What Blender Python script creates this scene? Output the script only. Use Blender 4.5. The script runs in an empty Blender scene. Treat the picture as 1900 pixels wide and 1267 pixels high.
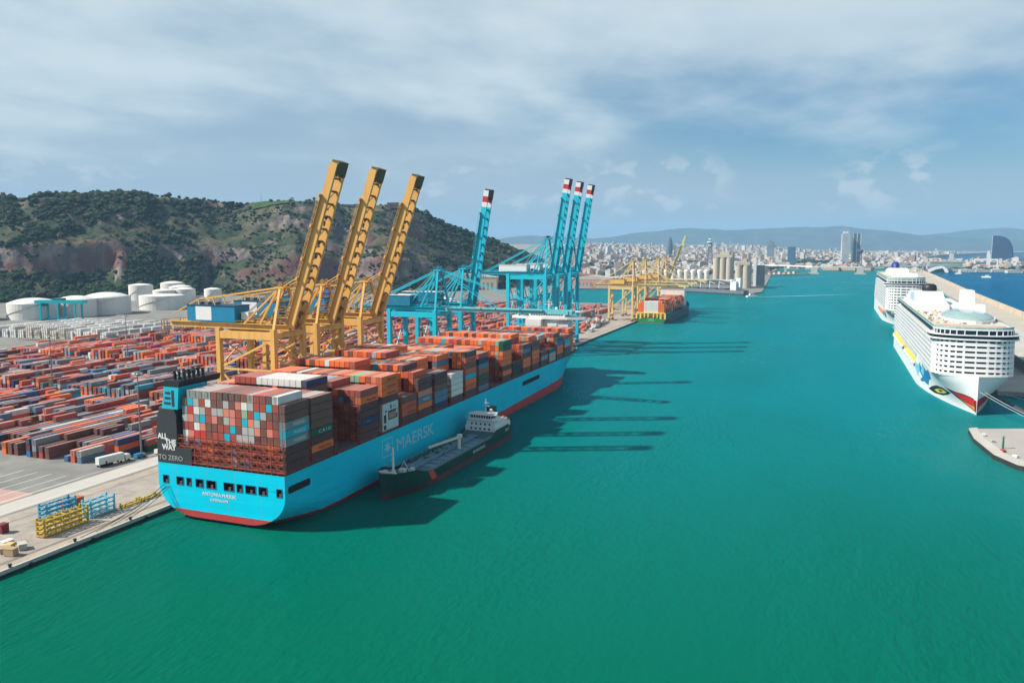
import bpy, math, random
from mathutils import Vector, Matrix, noise as mnoise
R = math.radians
rnd = random.Random(7)
scene = bpy.context.scene
col = scene.collection

# ------------------------------------------------------------------ camera
CAM = Vector((188.9, -214.4, 94.4)); YAW = 20.958; PITCH = 6.672
cd = bpy.data.cameras.new('camera'); cam = bpy.data.objects.new('camera', cd); col.objects.link(cam)
cam.location = CAM; cam.rotation_euler = (R(90 - PITCH), 0, R(YAW))
cd.lens = 1497.7 / 1900 * 36; cd.sensor_width = 36; cd.clip_start = 1; cd.clip_end = 120000
scene.camera = cam

# ------------------------------------------------------------------ light
SUN_EL = 43.0; SUN_AZ = 238.9
def srgb(r, g, b):
    f = lambda c: (c/255/12.92) if c/255 <= .04045 else ((c/255+.055)/1.055)**2.4
    return (f(r), f(g), f(b), 1)
w = bpy.data.worlds.new('World'); scene.world = w; w.use_nodes = True
nt = w.node_tree; nt.nodes.clear()
N = lambda t, **k: (lambda n: ([setattr(n, a, b) for a, b in k.items()], n)[1])(nt.nodes.new(t))
L = nt.links.new
def mth(op, a, b=None, c=None, clamp=False):
    n = N('ShaderNodeMath', operation=op, use_clamp=clamp)
    for i, v in enumerate((a, b, c)):
        if v is None: continue
        if isinstance(v, (int, float)): n.inputs[i].default_value = v
        else: L(v, n.inputs[i])
    return n.outputs[0]
def sstep(x, lo, hi):
    n = N('ShaderNodeMapRange', interpolation_type='SMOOTHSTEP'); L(x, n.inputs[0])
    n.inputs[1].default_value = lo; n.inputs[2].default_value = hi
    return n.outputs[0]
sky = N('ShaderNodeTexSky', sky_type='NISHITA', sun_disc=False, sun_elevation=R(SUN_EL), sun_rotation=R(SUN_AZ), air_density=1.0, dust_density=1.0, ozone_density=2.0)
skym = N('ShaderNodeVectorMath', operation='MULTIPLY'); L(sky.outputs[0], skym.inputs[0]); skym.inputs[1].default_value = (0.059, 0.089, 0.104)
tc = N('ShaderNodeTexCoord'); sx = N('ShaderNodeSeparateXYZ'); L(tc.outputs['Generated'], sx.inputs[0])
zz = mth('MAXIMUM', sx.outputs[2], 0.0)
za = mth('ADD', zz, 0.09)
cv = N('ShaderNodeCombineXYZ'); L(mth('DIVIDE', sx.outputs[0], za), cv.inputs[0]); L(mth('DIVIDE', sx.outputs[1], za), cv.inputs[1])
def nz(vec, sc, det, rough=.55, rot=0, scale=(1, 1, 1)):
    mp = N('ShaderNodeMapping'); L(vec, mp.inputs[0]); mp.inputs['Scale'].default_value = scale; mp.inputs['Rotation'].default_value = (0, 0, rot)
    n = N('ShaderNodeTexNoise'); L(mp.outputs[0], n.inputs['Vector']); n.inputs['Scale'].default_value = sc; n.inputs['Detail'].default_value = det; n.inputs['Roughness'].default_value = rough
    return n.outputs[0]
n1 = nz(cv.outputs[0], .8, 3, .5, .5, (1, .7, 1)); n2 = nz(cv.outputs[0], 1.6, 7, .56, .9, (1, .75, 1)); n3 = nz(cv.outputs[0], .6, 2, .5, 0)
lift = mth('ADD', mth('MULTIPLY', mth('SUBTRACT', n1, .5), .2), mth('MULTIPLY', mth('SUBTRACT', n2, .5), .09))
lift = mth('ADD', lift, mth('MULTIPLY', mth('SUBTRACT', sx.outputs[1], .92), -.13))
deck = sstep(mth('ADD', zz, lift), .1, .2)
body = sstep(mth('ADD', mth('MULTIPLY', n2, .55), mth('MULTIPLY', n1, .45)), .36, .64)
thin = mth('SUBTRACT', 1.0, mth('MULTIPLY', sstep(zz, .33, .8), .6))     # deck thinned overhead, out of view, to lower the ambient light
dens = mth('MULTIPLY', mth('MULTIPLY', deck, thin), mth('ADD', mth('MULTIPLY', body, .26), .72), clamp=True)
# low cumulus heads over the far hills
n4 = nz(tc.outputs['Generated'], 24, 6, .55, .2, (1, 1, 1.7))
n5 = nz(tc.outputs['Generated'], 5.2, 2, .5, .4, (1, 1, 2.0))
band = mth('MULTIPLY', sstep(zz, .022, .05), mth('SUBTRACT', 1.0, sstep(zz, .075, .125)))
puff = mth('MULTIPLY', mth('MULTIPLY', sstep(n4, .50, .62), sstep(n5, .42, .56)), mth('MULTIPLY', band, .8))
ccol = N('ShaderNodeMix', data_type='RGBA'); L(sstep(mth('ADD', mth('ADD', mth('MULTIPLY', n2, .35), mth('MULTIPLY', n3, .6)), mth('MULTIPLY', zz, .62)), .38, .66), ccol.inputs[0])
ccol.inputs[6].default_value = (.35, .50, .63, 1); ccol.inputs[7].default_value = (.69, .80, .85, 1)
# pale moist air low over the land, reaching higher on the landward side
lft = sstep(mth('MULTIPLY', sx.outputs[0], -1.0), -.05, .6)
vl = mth('DIVIDE', zz, mth('ADD', mth('MULTIPLY', lft, .13), .105))
veil = mth('MULTIPLY', mth('SUBTRACT', 1.0, sstep(vl, .35, 1.15)), mth('ADD', mth('MULTIPLY', n3, .5), .55), clamp=True)
mv = N('ShaderNodeMix', data_type='RGBA'); L(veil, mv.inputs[0]); L(skym.outputs[0], mv.inputs[6]); mv.inputs[7].default_value = (.47, .56, .65, 1)
m1 = N('ShaderNodeMix', data_type='RGBA'); L(dens, m1.inputs[0]); L(mv.outputs[2], m1.inputs[6]); L(ccol.outputs[2], m1.inputs[7])
m2 = N('ShaderNodeMix', data_type='RGBA'); L(puff, m2.inputs[0]); L(m1.outputs[2], m2.inputs[6]); m2.inputs[7].default_value = (.62, .70, .75, 1)
bg = N('ShaderNodeBackground'); L(m2.outputs[2], bg.inputs[0]); bg.inputs[1].default_value = 0.60
wo = N('ShaderNodeOutputWorld'); L(bg.outputs[0], wo.inputs[0])

sl = bpy.data.lights.new('sun', 'SUN'); sl.energy = 5.0; sl.angle = R(1.0); sl.color = (1, .94, .84)
sun = bpy.data.objects.new('sun', sl); col.objects.link(sun)
sdir = Vector((-.92, -.555, 1.0)); sun.rotation_euler = sdir.to_track_quat('Z', 'Y').to_euler(); sun.location = (0, 0, 300)
vs = scene.view_settings; vs.view_transform = 'Standard'; vs.look = 'None'; vs.exposure = 0.7; vs.gamma = 1; vs.use_curve_mapping = False
scene.cycles.use_denoising = True
scene.cycles.max_bounces = 6; scene.cycles.diffuse_bounces = 2; scene.cycles.glossy_bounces = 2; scene.cycles.volume_bounces = 0
scene.cycles.transparent_max_bounces = 6

# ------------------------------------------------------------------ helpers
def tag(o, label=None, cat=None, group=None, kind=None):
    if label: o['label'] = label
    if cat: o['category'] = cat
    if group: o['group'] = group
    if kind: o['kind'] = kind
    return o
def thing(name, label, cat, loc=(0, 0, 0), rz=0, group=None):
    o = bpy.data.objects.new(name, None); col.objects.link(o); o.location = loc; o.rotation_euler.z = rz
    o.empty_display_size = 1
    return tag(o, label, cat, group)
def copy_tree(o, parent=None):
    c = o.copy(); col.objects.link(c)
    if parent is not None: c.parent = parent
    for ch in list(o.children): copy_tree(ch, c)
    return c

class MB:
    def __init__(s): s.v = []; s.f = []; s.m = []
    def add(s, vs, fs, m=0):
        b = len(s.v); s.v += [tuple(p) for p in vs]
        s.f += [tuple(i + b for i in f) for f in fs]; s.m += [m] * len(fs)
        return s
    def box(s, x0, x1, y0, y1, z0, z1, m=0):
        return s.add([(x0,y0,z0),(x1,y0,z0),(x1,y1,z0),(x0,y1,z0),(x0,y0,z1),(x1,y0,z1),(x1,y1,z1),(x0,y1,z1)],
                     [(0,3,2,1),(4,5,6,7),(0,1,5,4),(1,2,6,5),(2,3,7,6),(3,0,4,7)], m)
    def cbox(s, c, d, m=0):
        return s.box(c[0]-d[0]/2, c[0]+d[0]/2, c[1]-d[1]/2, c[1]+d[1]/2, c[2]-d[2]/2, c[2]+d[2]/2, m)
    def beam(s, p, q, a, b=None, m=0, up=(0, 0, 1)):
        p = Vector(p); q = Vector(q); b = b or a
        d = (q - p).normalized(); u = Vector(up)
        if abs(d.dot(u)) > .98: u = Vector((0, 1, 0))
        x = d.cross(u).normalized(); z = x.cross(d).normalized()
        vs = [c + x*(sx*a/2) + z*(sz*b/2) for c in (p, q) for sx, sz in ((-1,-1),(1,-1),(1,1),(-1,1))]
        return s.add(vs, [(0,1,2,3),(7,6,5,4),(0,4,5,1),(1,5,6,2),(2,6,7,3),(3,7,4,0)], m)
    def tube(s, p, q, r, r2=None, n=10, m=0, cap=True):
        p = Vector(p); q = Vector(q); r2 = r if r2 is None else r2
        d = (q - p).normalized(); u = Vector((0, 0, 1)) if abs(d.z) < .9 else Vector((1, 0, 0))
        x = d.cross(u).normalized(); y = d.cross(x).normalized()
        vs = [p + (x*math.cos(t) + y*math.sin(t))*r for t in [2*math.pi*i/n for i in range(n)]] + [q + (x*math.cos(t) + y*math.sin(t))*r2 for t in [2*math.pi*i/n for i in range(n)]]
        fs = [(i, (i+1) % n, n + (i+1) % n, n + i) for i in range(n)]
        if cap: fs += [tuple(reversed(range(n))), tuple(range(n, 2*n))]
        return s.add(vs, fs, m)
    def lathe(s, c, prof, n=24, m=0):
        vs = []; fs = []
        for r, z in prof: vs += [(c[0] + r*math.cos(2*math.pi*i/n), c[1] + r*math.sin(2*math.pi*i/n), c[2] + z) for i in range(n)]
        for k in range(len(prof) - 1): fs += [(k*n+i, k*n+(i+1) % n, (k+1)*n+(i+1) % n, (k+1)*n+i) for i in range(n)]
        return s.add(vs, fs, m)
    def prism(s, poly, z0, z1, m=0):
        n = len(poly); vs = [(x, y, z0) for x, y in poly] + [(x, y, z1) for x, y in poly]
        return s.add(vs, [tuple(reversed(range(n))), tuple(range(n, 2*n))] + [(i, (i+1) % n, n+(i+1) % n, n+i) for i in range(n)], m)
    def prismx(s, poly, x0, x1, m=0):   # poly in (y, z)
        n = len(poly); vs = [(x0, y, z) for y, z in poly] + [(x1, y, z) for y, z in poly]
        return s.add(vs, [tuple(reversed(range(n))), tuple(range(n, 2*n))] + [(i, (i+1) % n, n+(i+1) % n, n+i) for i in range(n)], m)
    def prismy(s, poly, y0, y1, m=0):   # poly in (x, z)
        n = len(poly); vs = [(x, y0, z) for x, z in poly] + [(x, y1, z) for x, z in poly]
        return s.add(vs, [tuple(range(n)), tuple(reversed(range(n, 2*n)))] + [(i, n+i, n+(i+1) % n, (i+1) % n) for i in range(n)], m)
    def build(s, name, mats, parent=None, smooth=False, loc=None):
        me = bpy.data.meshes.new(name); me.from_pydata(s.v, [], s.f)
        for mm in (mats if isinstance(mats, (list, tuple)) else [mats]): me.materials.append(mm)
        me.polygons.foreach_set('material_index', s.m)
        if smooth: me.polygons.foreach_set('use_smooth', [True]*len(s.f))
        me.update()
        o = bpy.data.objects.new(name, me); col.objects.link(o)
        if parent is not None: o.parent = parent
        if loc is not None: o.location = loc
        return o

MATS = {}
def mat(name, rgb, rough=.55, var=.12, scale=.25, metal=0, streak=0, bump=0, spec=.4, dirt=None, dirt_amt=.3):
    """paint / concrete / steel: base colour with position noise, optional vertical weather streaks and dirt"""
    if name in MATS: return MATS[name]
    m = bpy.data.materials.new(name); m.use_nodes = True; t = m.node_tree; bs = t.nodes['Principled BSDF']
    c = srgb(*rgb)
    g = t.nodes.new('ShaderNodeNewGeometry')
    mp = t.nodes.new('ShaderNodeMapping'); t.links.new(g.outputs['Position'], mp.inputs[0])
    mp.inputs['Scale'].default_value = (scale, scale, scale * (.12 if streak else 1))
    nn = t.nodes.new('ShaderNodeTexNoise'); t.links.new(mp.outputs[0], nn.inputs['Vector']); nn.inputs['Scale'].default_value = 1; nn.inputs['Detail'].default_value = 5; nn.inputs['Roughness'].default_value = .65
    mr = t.nodes.new('ShaderNodeMapRange'); t.links.new(nn.outputs[0], mr.inputs[0]); mr.inputs[1].default_value = .3; mr.inputs[2].default_value = .7; mr.inputs[3].default_value = .75*(1 - var); mr.inputs[4].default_value = .75*(1 + var)
    vm = t.nodes.new('ShaderNodeVectorMath'); vm.operation = 'SCALE'; vm.inputs[0].default_value = c[:3]; t.links.new(mr.outputs[0], vm.inputs['Scale'])
    out = vm.outputs[0]
    if dirt:
        n2_ = t.nodes.new('ShaderNodeTexNoise'); t.links.new(mp.outputs[0], n2_.inputs['Vector']); n2_.inputs['Scale'].default_value = 2.7; n2_.inputs['Detail'].default_value = 6
        r2 = t.nodes.new('ShaderNodeMapRange'); t.links.new(n2_.outputs[0], r2.inputs[0]); r2.inputs[1].default_value = .5; r2.inputs[2].default_value = .75; r2.inputs[4].default_value = dirt_amt
        mx = t.nodes.new('ShaderNodeMix'); mx.data_type = 'RGBA'; t.links.new(r2.outputs[0], mx.inputs[0]); t.links.new(out, mx.inputs[6]); mx.inputs[7].default_value = srgb(*dirt); out = mx.outputs[2]
    t.links.new(out, bs.inputs['Base Color'])
    bs.inputs['Roughness'].default_value = rough; bs.inputs['Metallic'].default_value = metal; bs.inputs['Specular IOR Level'].default_value = spec
    if bump:
        bp = t.nodes.new('ShaderNodeBump'); bp.inputs['Strength'].default_value = bump; bp.inputs['Distance'].default_value = .3; t.links.new(nn.outputs[0], bp.inputs['Height']); t.links.new(bp.outputs[0], bs.inputs['Normal'])
    MATS[name] = m
    return m
def text(s, name, m, parent, size, loc, rot, align='LEFT', ext=.02, sx=1.0, bold=0):
    c = bpy.data.curves.new(name, 'FONT'); c.body = s; c.size = size; c.extrude = ext; c.align_x = align; c.materials.append(m); c.offset = bold
    tmp = bpy.data.objects.new('tmp', c); me = bpy.data.meshes.new_from_object(tmp); bpy.data.objects.remove(tmp)
    o = bpy.data.objects.new(name, me); col.objects.link(o); o.parent = parent; o.location = loc; o.rotation_euler = rot; o.scale.x = sx
    return o
def fbm(x, y, z=0, o=5): return mnoise.fractal(Vector((x, y, z)), 1.0, 2.0, o)
def sm(a, b, x):
    t = max(0, min(1, (x - a) / (b - a))); return t*t*(3 - 2*t)
ORD = ['', 'first', 'second', 'third', 'fourth', 'fifth', 'sixth', 'seventh', 'eighth', 'ninth', 'tenth', 'eleventh', 'twelfth', 'thirteenth', 'fourteenth', 'fifteenth', 'sixteenth', 'seventeenth', 'eighteenth', 'nineteenth', 'twentieth']
def ordn(n):
    if n <= 20: return ORD[n]
    tens = ['', '', 'twenty', 'thirty', 'forty', 'fifty', 'sixty', 'seventy'][n // 10]
    return tens[:-1] + 'ieth' if n % 10 == 0 else tens + '-' + ORD[n % 10]

white = mat('white_paint', (225, 226, 222), .45, .05, .15, streak=1, dirt=(165, 150, 130), dirt_amt=.22)
clean_white = mat('clean_white_paint', (232, 233, 232), .4, .03)
black = mat('black_paint', (30, 33, 37), .5, .1)
dark = mat('dark_interior', (14, 16, 20), .8, .2)
glass = mat('dark_window_glass', (28, 40, 50), .12, .3, .2, spec=.6)
steel = mat('grey_steel', (120, 124, 126), .5, .15)
rust = mat('red_oxide_steel', (176, 82, 58), .6, .25, .5, dirt=(70, 40, 34), dirt_amt=.5)
wire = mat('cable_steel', (150, 150, 145), .4, .1)
# ------------------------------------------------------------------ water, sea, land
def water_mat(name, near, far, y0, y1, plume=None):
    m = bpy.data.materials.new(name); m.use_nodes = True; t = m.node_tree; bs = t.nodes['Principled BSDF']; k = t.links.new
    g = t.nodes.new('ShaderNodeNewGeometry'); sp = t.nodes.new('ShaderNodeSeparateXYZ'); k(g.outputs['Position'], sp.inputs[0])
    def noise(scl, sc3, det, rot=0):
        mp = t.nodes.new('ShaderNodeMapping'); k(g.outputs['Position'], mp.inputs[0]); mp.inputs['Scale'].default_value = sc3; mp.inputs['Rotation'].default_value = (0, 0, rot)
        n = t.nodes.new('ShaderNodeTexNoise'); k(mp.outputs[0], n.inputs['Vector']); n.inputs['Scale'].default_value = scl; n.inputs['Detail'].default_value = det; n.inputs['Roughness'].default_value = .55
        return n.outputs[0]
    def mr(x, a, b, c, d, smooth=True):
        n = t.nodes.new('ShaderNodeMapRange'); n.interpolation_type = 'SMOOTHSTEP' if smooth else 'LINEAR'; k(x, n.inputs[0])
        for i, v in enumerate((a, b, c, d)): n.inputs[i+1].default_value = v
        return n.outputs[0]
    def mixc(f, a, b):
        n = t.nodes.new('ShaderNodeMix'); n.data_type = 'RGBA'; k(f, n.inputs[0])
        for i, v in ((6, a), (7, b)):
            if isinstance(v, tuple): n.inputs[i].default_value = v
            else: k(v, n.inputs[i])
        return n.outputs[2]
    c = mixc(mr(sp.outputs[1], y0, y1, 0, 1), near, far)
    big = noise(.006, (1, .5, 1), 4, .5)
    c = mixc(mr(big, .42, .68, 0, .3), c, tuple(v*.8 for v in near[:3]) + (1,))
    if plume:
        px, py, rx, ry, pc = plume
        dx = t.nodes.new('ShaderNodeMath'); dx.operation = 'MULTIPLY_ADD'; k(sp.outputs[0], dx.inputs[0]); dx.inputs[1].default_value = 1/rx; dx.inputs[2].default_value = -px/rx
        dy = t.nodes.new('ShaderNodeMath'); dy.operation = 'MULTIPLY_ADD'; k(sp.outputs[1], dy.inputs[0]); dy.inputs[1].default_value = 1/ry; dy.inputs[2].default_value = -py/ry
        cb = t.nodes.new('ShaderNodeCombineXYZ'); k(dx.outputs[0], cb.inputs[0]); k(dy.outputs[0], cb.inputs[1])
        ln = t.nodes.new('ShaderNodeVectorMath'); ln.operation = 'LENGTH'; k(cb.outputs[0], ln.inputs[0])
        pn = noise(.03, (1, 1, 1), 5)
        ad = t.nodes.new('ShaderNodeMath'); ad.operation = 'MULTIPLY_ADD'; k(pn, ad.inputs[0]); ad.inputs[1].default_value = 1.1; k(ln.outputs['Value'], ad.inputs[2])
        c = mixc(mr(ad.outputs[0], .75, 1.6, .75, 0), c, pc)
    t.nodes.remove(bs); df = t.nodes.new('ShaderNodeBsdfDiffuse'); gl = t.nodes.new('ShaderNodeBsdfGlossy'); fr = t.nodes.new('ShaderNodeFresnel'); fr.inputs['IOR'].default_value = 1.33
    k(c, df.inputs['Color'])
    # wave slopes keep the mean grazing reflectance of a ruffled sea well under that of a flat mirror
    fs = t.nodes.new('ShaderNodeMapRange'); k(fr.outputs[0], fs.inputs[0]); fs.inputs[1].default_value = .02; fs.inputs[2].default_value = .8; fs.inputs[3].default_value = .008; fs.inputs[4].default_value = .22; gl.inputs['Color'].default_value = (.26, .82, 1, 1)
    ms_ = t.nodes.new('ShaderNodeMixShader'); k(fs.outputs[0], ms_.inputs[0]); k(df.outputs[0], ms_.inputs[1]); k(gl.outputs[0], ms_.inputs[2]); k(ms_.outputs[0], t.nodes['Material Output'].inputs['Surface'])
    gust = noise(.012, (1, .35, 1), 5, 1.1)
    k(mr(gust, .4, .65, .12, .28), gl.inputs['Roughness'])
    h1 = noise(.16, (1, .38, 1), 4, R(35)); h2 = noise(.55, (1, .45, 1), 3, R(20)); h3 = noise(.035, (1, .5, 1), 2, R(60))
    a = t.nodes.new('ShaderNodeMath'); a.operation = 'MULTIPLY_ADD'; k(h2, a.inputs[0]); a.inputs[1].default_value = .7; k(h1, a.inputs[2])
    b = t.nodes.new('ShaderNodeMath'); b.operation = 'MULTIPLY_ADD'; k(h3, b.inputs[0]); b.inputs[1].default_value = .9; k(a.outputs[0], b.inputs[2])
    bp = t.nodes.new('ShaderNodeBump'); bp.inputs['Distance'].default_value = 1.0; k(b.outputs[0], bp.inputs['Height'])
    k(mr(gust, .36, .66, .3, .95), bp.inputs['Strength']); [k(bp.outputs[0], n_.inputs['Normal']) for n_ in (df, gl, fr)]
    return m
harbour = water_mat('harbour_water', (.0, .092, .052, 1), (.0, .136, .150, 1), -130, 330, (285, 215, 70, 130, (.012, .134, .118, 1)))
seam = water_mat('sea_water', (.0, .062, .15, 1), (.0, .055, .14, 1), 500, 4000)
FAR = 26000
# the breakwater line separates harbour and sea
BW = [(395, -3000), (402, 300), (435, 1000), (455, 1530), (505, 2500), (552, 3600)]
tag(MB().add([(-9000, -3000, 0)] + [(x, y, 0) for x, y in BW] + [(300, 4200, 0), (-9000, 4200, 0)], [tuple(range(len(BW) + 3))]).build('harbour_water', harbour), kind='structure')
tag(MB().add([(x, y, 0) for x, y in BW] + [(300, 4200, 0), (300, FAR, 0), (FAR, FAR, 0), (FAR, -3000, 0)], [tuple(reversed(range(len(BW) + 4)))]).build('sea_water', seam), kind='structure')

asphalt = mat('terminal_asphalt', (132, 131, 126), .9, .24, .05, dirt=(100, 98, 96), dirt_amt=.6)
apron = mat('quay_concrete', (170, 160, 150), .9, .2, .09, dirt=(112, 104, 98), dirt_amt=.6)
qwall = mat('quay_wall_concrete', (170, 166, 160), .9, .2, .15, streak=1, dirt=(60, 58, 55), dirt_amt=.6)
darkwall = mat('wet_quay_wall', (46, 48, 47), .7, .3, .2, streak=1)
sand = mat('yellow_line_paint', (214, 180, 110), .8, .15)
redlane = mat('faded_red_lane', (186, 150, 142), .9, .15, .05)
pale = mat('pale_concrete', (190, 186, 178), .9, .1, .04, dirt=(165, 160, 152), dirt_amt=.5)
QX = -27.7; QZ = 1.7
def slab(name, poly, z, m, side=None, depth=5, kind='structure'):
    mb = MB(); n = len(poly)
    mb.add([(x, y, z) for x, y in poly], [tuple(range(n))], 0)
    mb.add([(x, y, z) for x, y in poly] + [(x, y, z - depth) for x, y in poly], [(i, n+i, n+(i+1) % n, (i+1) % n) for i in range(n)], 1)
    return tag(mb.build(name, [m, side or qwall]), kind=kind)
slab('port_ground', [(QX, -420), (QX, 1060), (-160, 1090), (-325, 1100), (-325, 1535), (-300, 1540), (-112, 1575), (46, 1432), (74, 1545), (62, 1850), (30, 2640), (-1600, 2640), (-2600, 2640), (-2600, -420)], QZ, asphalt, darkwall)
tag(MB().add([(QX - .6, -420, QZ+.004), (QX - .6, 1058, QZ+.004), (-72, 1062, QZ+.004), (-72, -420, QZ+.004)], [(0, 1, 2, 3)]).build('quay_apron', apron), kind='structure')
# coping along the edge, in separate stones
cop = MB(); y = -200
while y < 1050:
    cop.box(QX - .9, QX + .12, y, y + 7.9, QZ - .9, QZ + .28); y += 8
tag(cop.build('quay_kerb', pale), kind='structure')
for nm, x, wdt, m in (('crane_rail', -33.2, .5, steel), ('crane_rail', -65.2, .5, steel), ('road_marking', -30.8, .35, sand), ('road_marking', -69.5, .3, sand), ('road_marking', -76, .25, clean_white), ('road_marking', -88.5, .25, clean_white)):
    tag(MB().box(x - wdt/2, x + wdt/2, -300, 1050, QZ + .006, QZ + .02).build(nm, m), kind='structure')
tag(MB().box(-32.4, -34.0, -300, 1050, QZ + .0045, QZ + .0055).build('rail_slot', mat('rail_slot_concrete', (140, 122, 108), .9, .2)), kind='structure')
for i, (x0, y0, x1, y1) in enumerate(((-110, -28, -86, -2), (-104, -62, -86, -40))):
    tag(MB().add([(x0, y0, QZ+.008), (x1, y0, QZ+.008), (x1, y1, QZ+.008), (x0, y1, QZ+.008)], [(0, 1, 2, 3)]).build('red_lane_marking', redlane), kind='structure')
for i in range(5):
    x = -120 + i*8
    tag(MB().box(x, x + .3, -40, 20, QZ + .006, QZ + .012).build('parking_line', clean_white), kind='structure')
tag(MB().add([(-74, -120, QZ+.007), (-85, -120, QZ+.007), (-85, 400, QZ+.007), (-74, 400, QZ+.007)], [(0, 3, 2, 1)]).build('quay_road', pale), kind='structure')
# right hand side: cruise pier, breakwater with its wall, and the low pad in the foreground
slab('cruise_pier', [(297, 372), (307, 790), (309, 1700), (330, 1715), (400, 1715), (398, 330), (330, 330), (318, 372)], 3.0, pale, qwall)
pad = slab('pier_head', [(262, 247), (261, 224), (264, 192), (270, 176), (282, 168), (400, 168), (400, 262), (300, 262)], 2.2, mat('pad_concrete', (176, 170, 164), .9, .1, .03, dirt=(150, 145, 140), dirt_amt=.5), darkwall)
tag(MB().prism([(262.3, 246), (261.4, 224), (264.4, 192.2), (270.4, 176.6), (282, 169), (286, 173), (274, 179), (268.5, 193.5), (265.6, 224), (266.2, 248.3)], 2.2, 2.9).build('pier_kerb', pale), kind='structure')
slab('breakwater_road', [(398.2, 262)] + [(x - 1.2, y) for x, y in BW[1:]] + [(x - 40, y) for x, y in reversed(BW[2:])] + [(398.2, 700)], 3.4, mat('breakwater_road', (188, 178, 164), .9, .12, .04), qwall)
bwl = MB()
for (xa, ya), (xb, yb) in zip(BW[1:], BW[2:]):
    k = max(1, int((yb - ya) / 60))
    for i in range(k):
        t0, t1 = i / k, (i + 1) / k - .004
        xA, yA, xB, yB = xa + (xb-xa)*t0, ya + (yb-ya)*t0, xa + (xb-xa)*t1, ya + (yb-ya)*t1
        bwl.add([(xA-1, yA, -3), (xA+5, yA, -3), (xB+5, yB, -3), (xB-1, yB, -3), (xA-1, yA, 9.5), (xA+4, yA, 9.5), (xB+4, yB, 9.5), (xB-1, yB, 9.5)], [(0,3,2,1),(4,5,6,7),(0,1,5,4),(1,2,6,5),(2,3,7,6),(3,0,4,7)])
tag(bwl.build('breakwater_wall', mat('breakwater_concrete', (206, 190, 168), .9, .12, .05, dirt=(160, 140, 118), dirt_amt=.5)), kind='structure')
# ------------------------------------------------------------------ containers: palette, one shared mesh, registry
PAL = {'rust red': (170, 76, 62), 'brown': (122, 76, 66), 'maroon': (98, 50, 54), 'orange': (246, 116, 46), 'burnt orange': (216, 94, 52), 'light grey': (178, 176, 172),
       'grey': (140, 146, 152), 'slate blue': (92, 124, 150), 'white': (228, 228, 224), 'cyan': (20, 178, 204), 'blue': (40, 110, 175), 'navy': (32, 46, 92),
       'dark green': (22, 86, 66), 'magenta': (190, 64, 124), 'salmon': (222, 132, 112), 'sage green': (150, 176, 150), 'black': (34, 34, 38), 'red': (206, 56, 44)}
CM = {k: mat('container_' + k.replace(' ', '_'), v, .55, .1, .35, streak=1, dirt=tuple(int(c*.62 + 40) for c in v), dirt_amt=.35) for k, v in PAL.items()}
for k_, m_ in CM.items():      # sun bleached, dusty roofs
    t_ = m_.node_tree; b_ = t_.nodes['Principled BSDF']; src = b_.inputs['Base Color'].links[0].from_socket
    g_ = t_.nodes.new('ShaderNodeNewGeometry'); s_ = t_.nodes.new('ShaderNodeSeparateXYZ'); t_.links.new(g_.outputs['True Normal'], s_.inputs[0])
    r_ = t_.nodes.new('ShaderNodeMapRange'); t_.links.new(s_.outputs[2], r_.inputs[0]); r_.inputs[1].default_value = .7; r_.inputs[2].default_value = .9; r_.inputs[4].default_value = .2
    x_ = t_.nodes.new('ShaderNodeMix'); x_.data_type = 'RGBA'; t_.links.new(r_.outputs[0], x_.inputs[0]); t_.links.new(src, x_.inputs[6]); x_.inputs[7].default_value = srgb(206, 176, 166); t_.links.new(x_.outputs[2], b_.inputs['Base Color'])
KEYS = list(PAL); rodm = mat('galvanised_rod', (172, 170, 164), .5, .1); gapm = mat('door_seam_paint', (70, 52, 48), .7, .1)
CW, CH = 2.34, 2.66
def container_mesh(Lc):
    mb = MB(); x = CW/2; y = Lc/2; e = .07
    # body slightly inside a proud frame of posts and rails
    mb.box(-x+e, x-e, -y+e, y-e, .05, CH-.03, 0)
    for sx in (-1, 1):
        for sy in (-1, 1): mb.cbox((sx*(x-.09), sy*(y-.09), CH/2), (.18, .18, CH), 0)
        for z in (.09, CH-.07): mb.cbox((sx*(x-.05), 0, z), (.1, Lc-.36, .13), 0)
    for sy in (-1, 1):
        for z in (.09, CH-.07): mb.cbox((0, sy*(y-.05), z), (CW-.36, .1, .13), 0)
    for k in (-.62, -.22, .22, .62): mb.cbox((k, -y+.03, CH/2), (.07, .07, CH-.35), 1)
    mb.cbox((0, -y+.055, CH/2), (.05, .05, CH-.3), 2)  # dark brown strip along the seam where the doors meet
    o = mb.build('shipping_container', [CM['grey'], rodm, gapm]); me = o.data; bpy.data.objects.remove(o); return me
CMESH = {}
def cmesh(Lc):
    k = round(Lc, 1)
    if k not in CMESH: CMESH[k] = container_mesh(k)
    return CMESH[k]
CREG = []     # dict(x, y, z, L, c, where, group, text)
OCC = {}
def reg(x, y, z, Lc, c, where, group, txt=None, force=False):
    CREG.append(dict(x=x, y=y, z=z, L=Lc, c=c, where=where, group=group, txt=txt, force=force))
def wpick(tab):
    r = rnd.random() * sum(v for _, v in tab)
    for k, v in tab:
        r -= v
        if r <= 0: return k
    return tab[-1][0]

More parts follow.
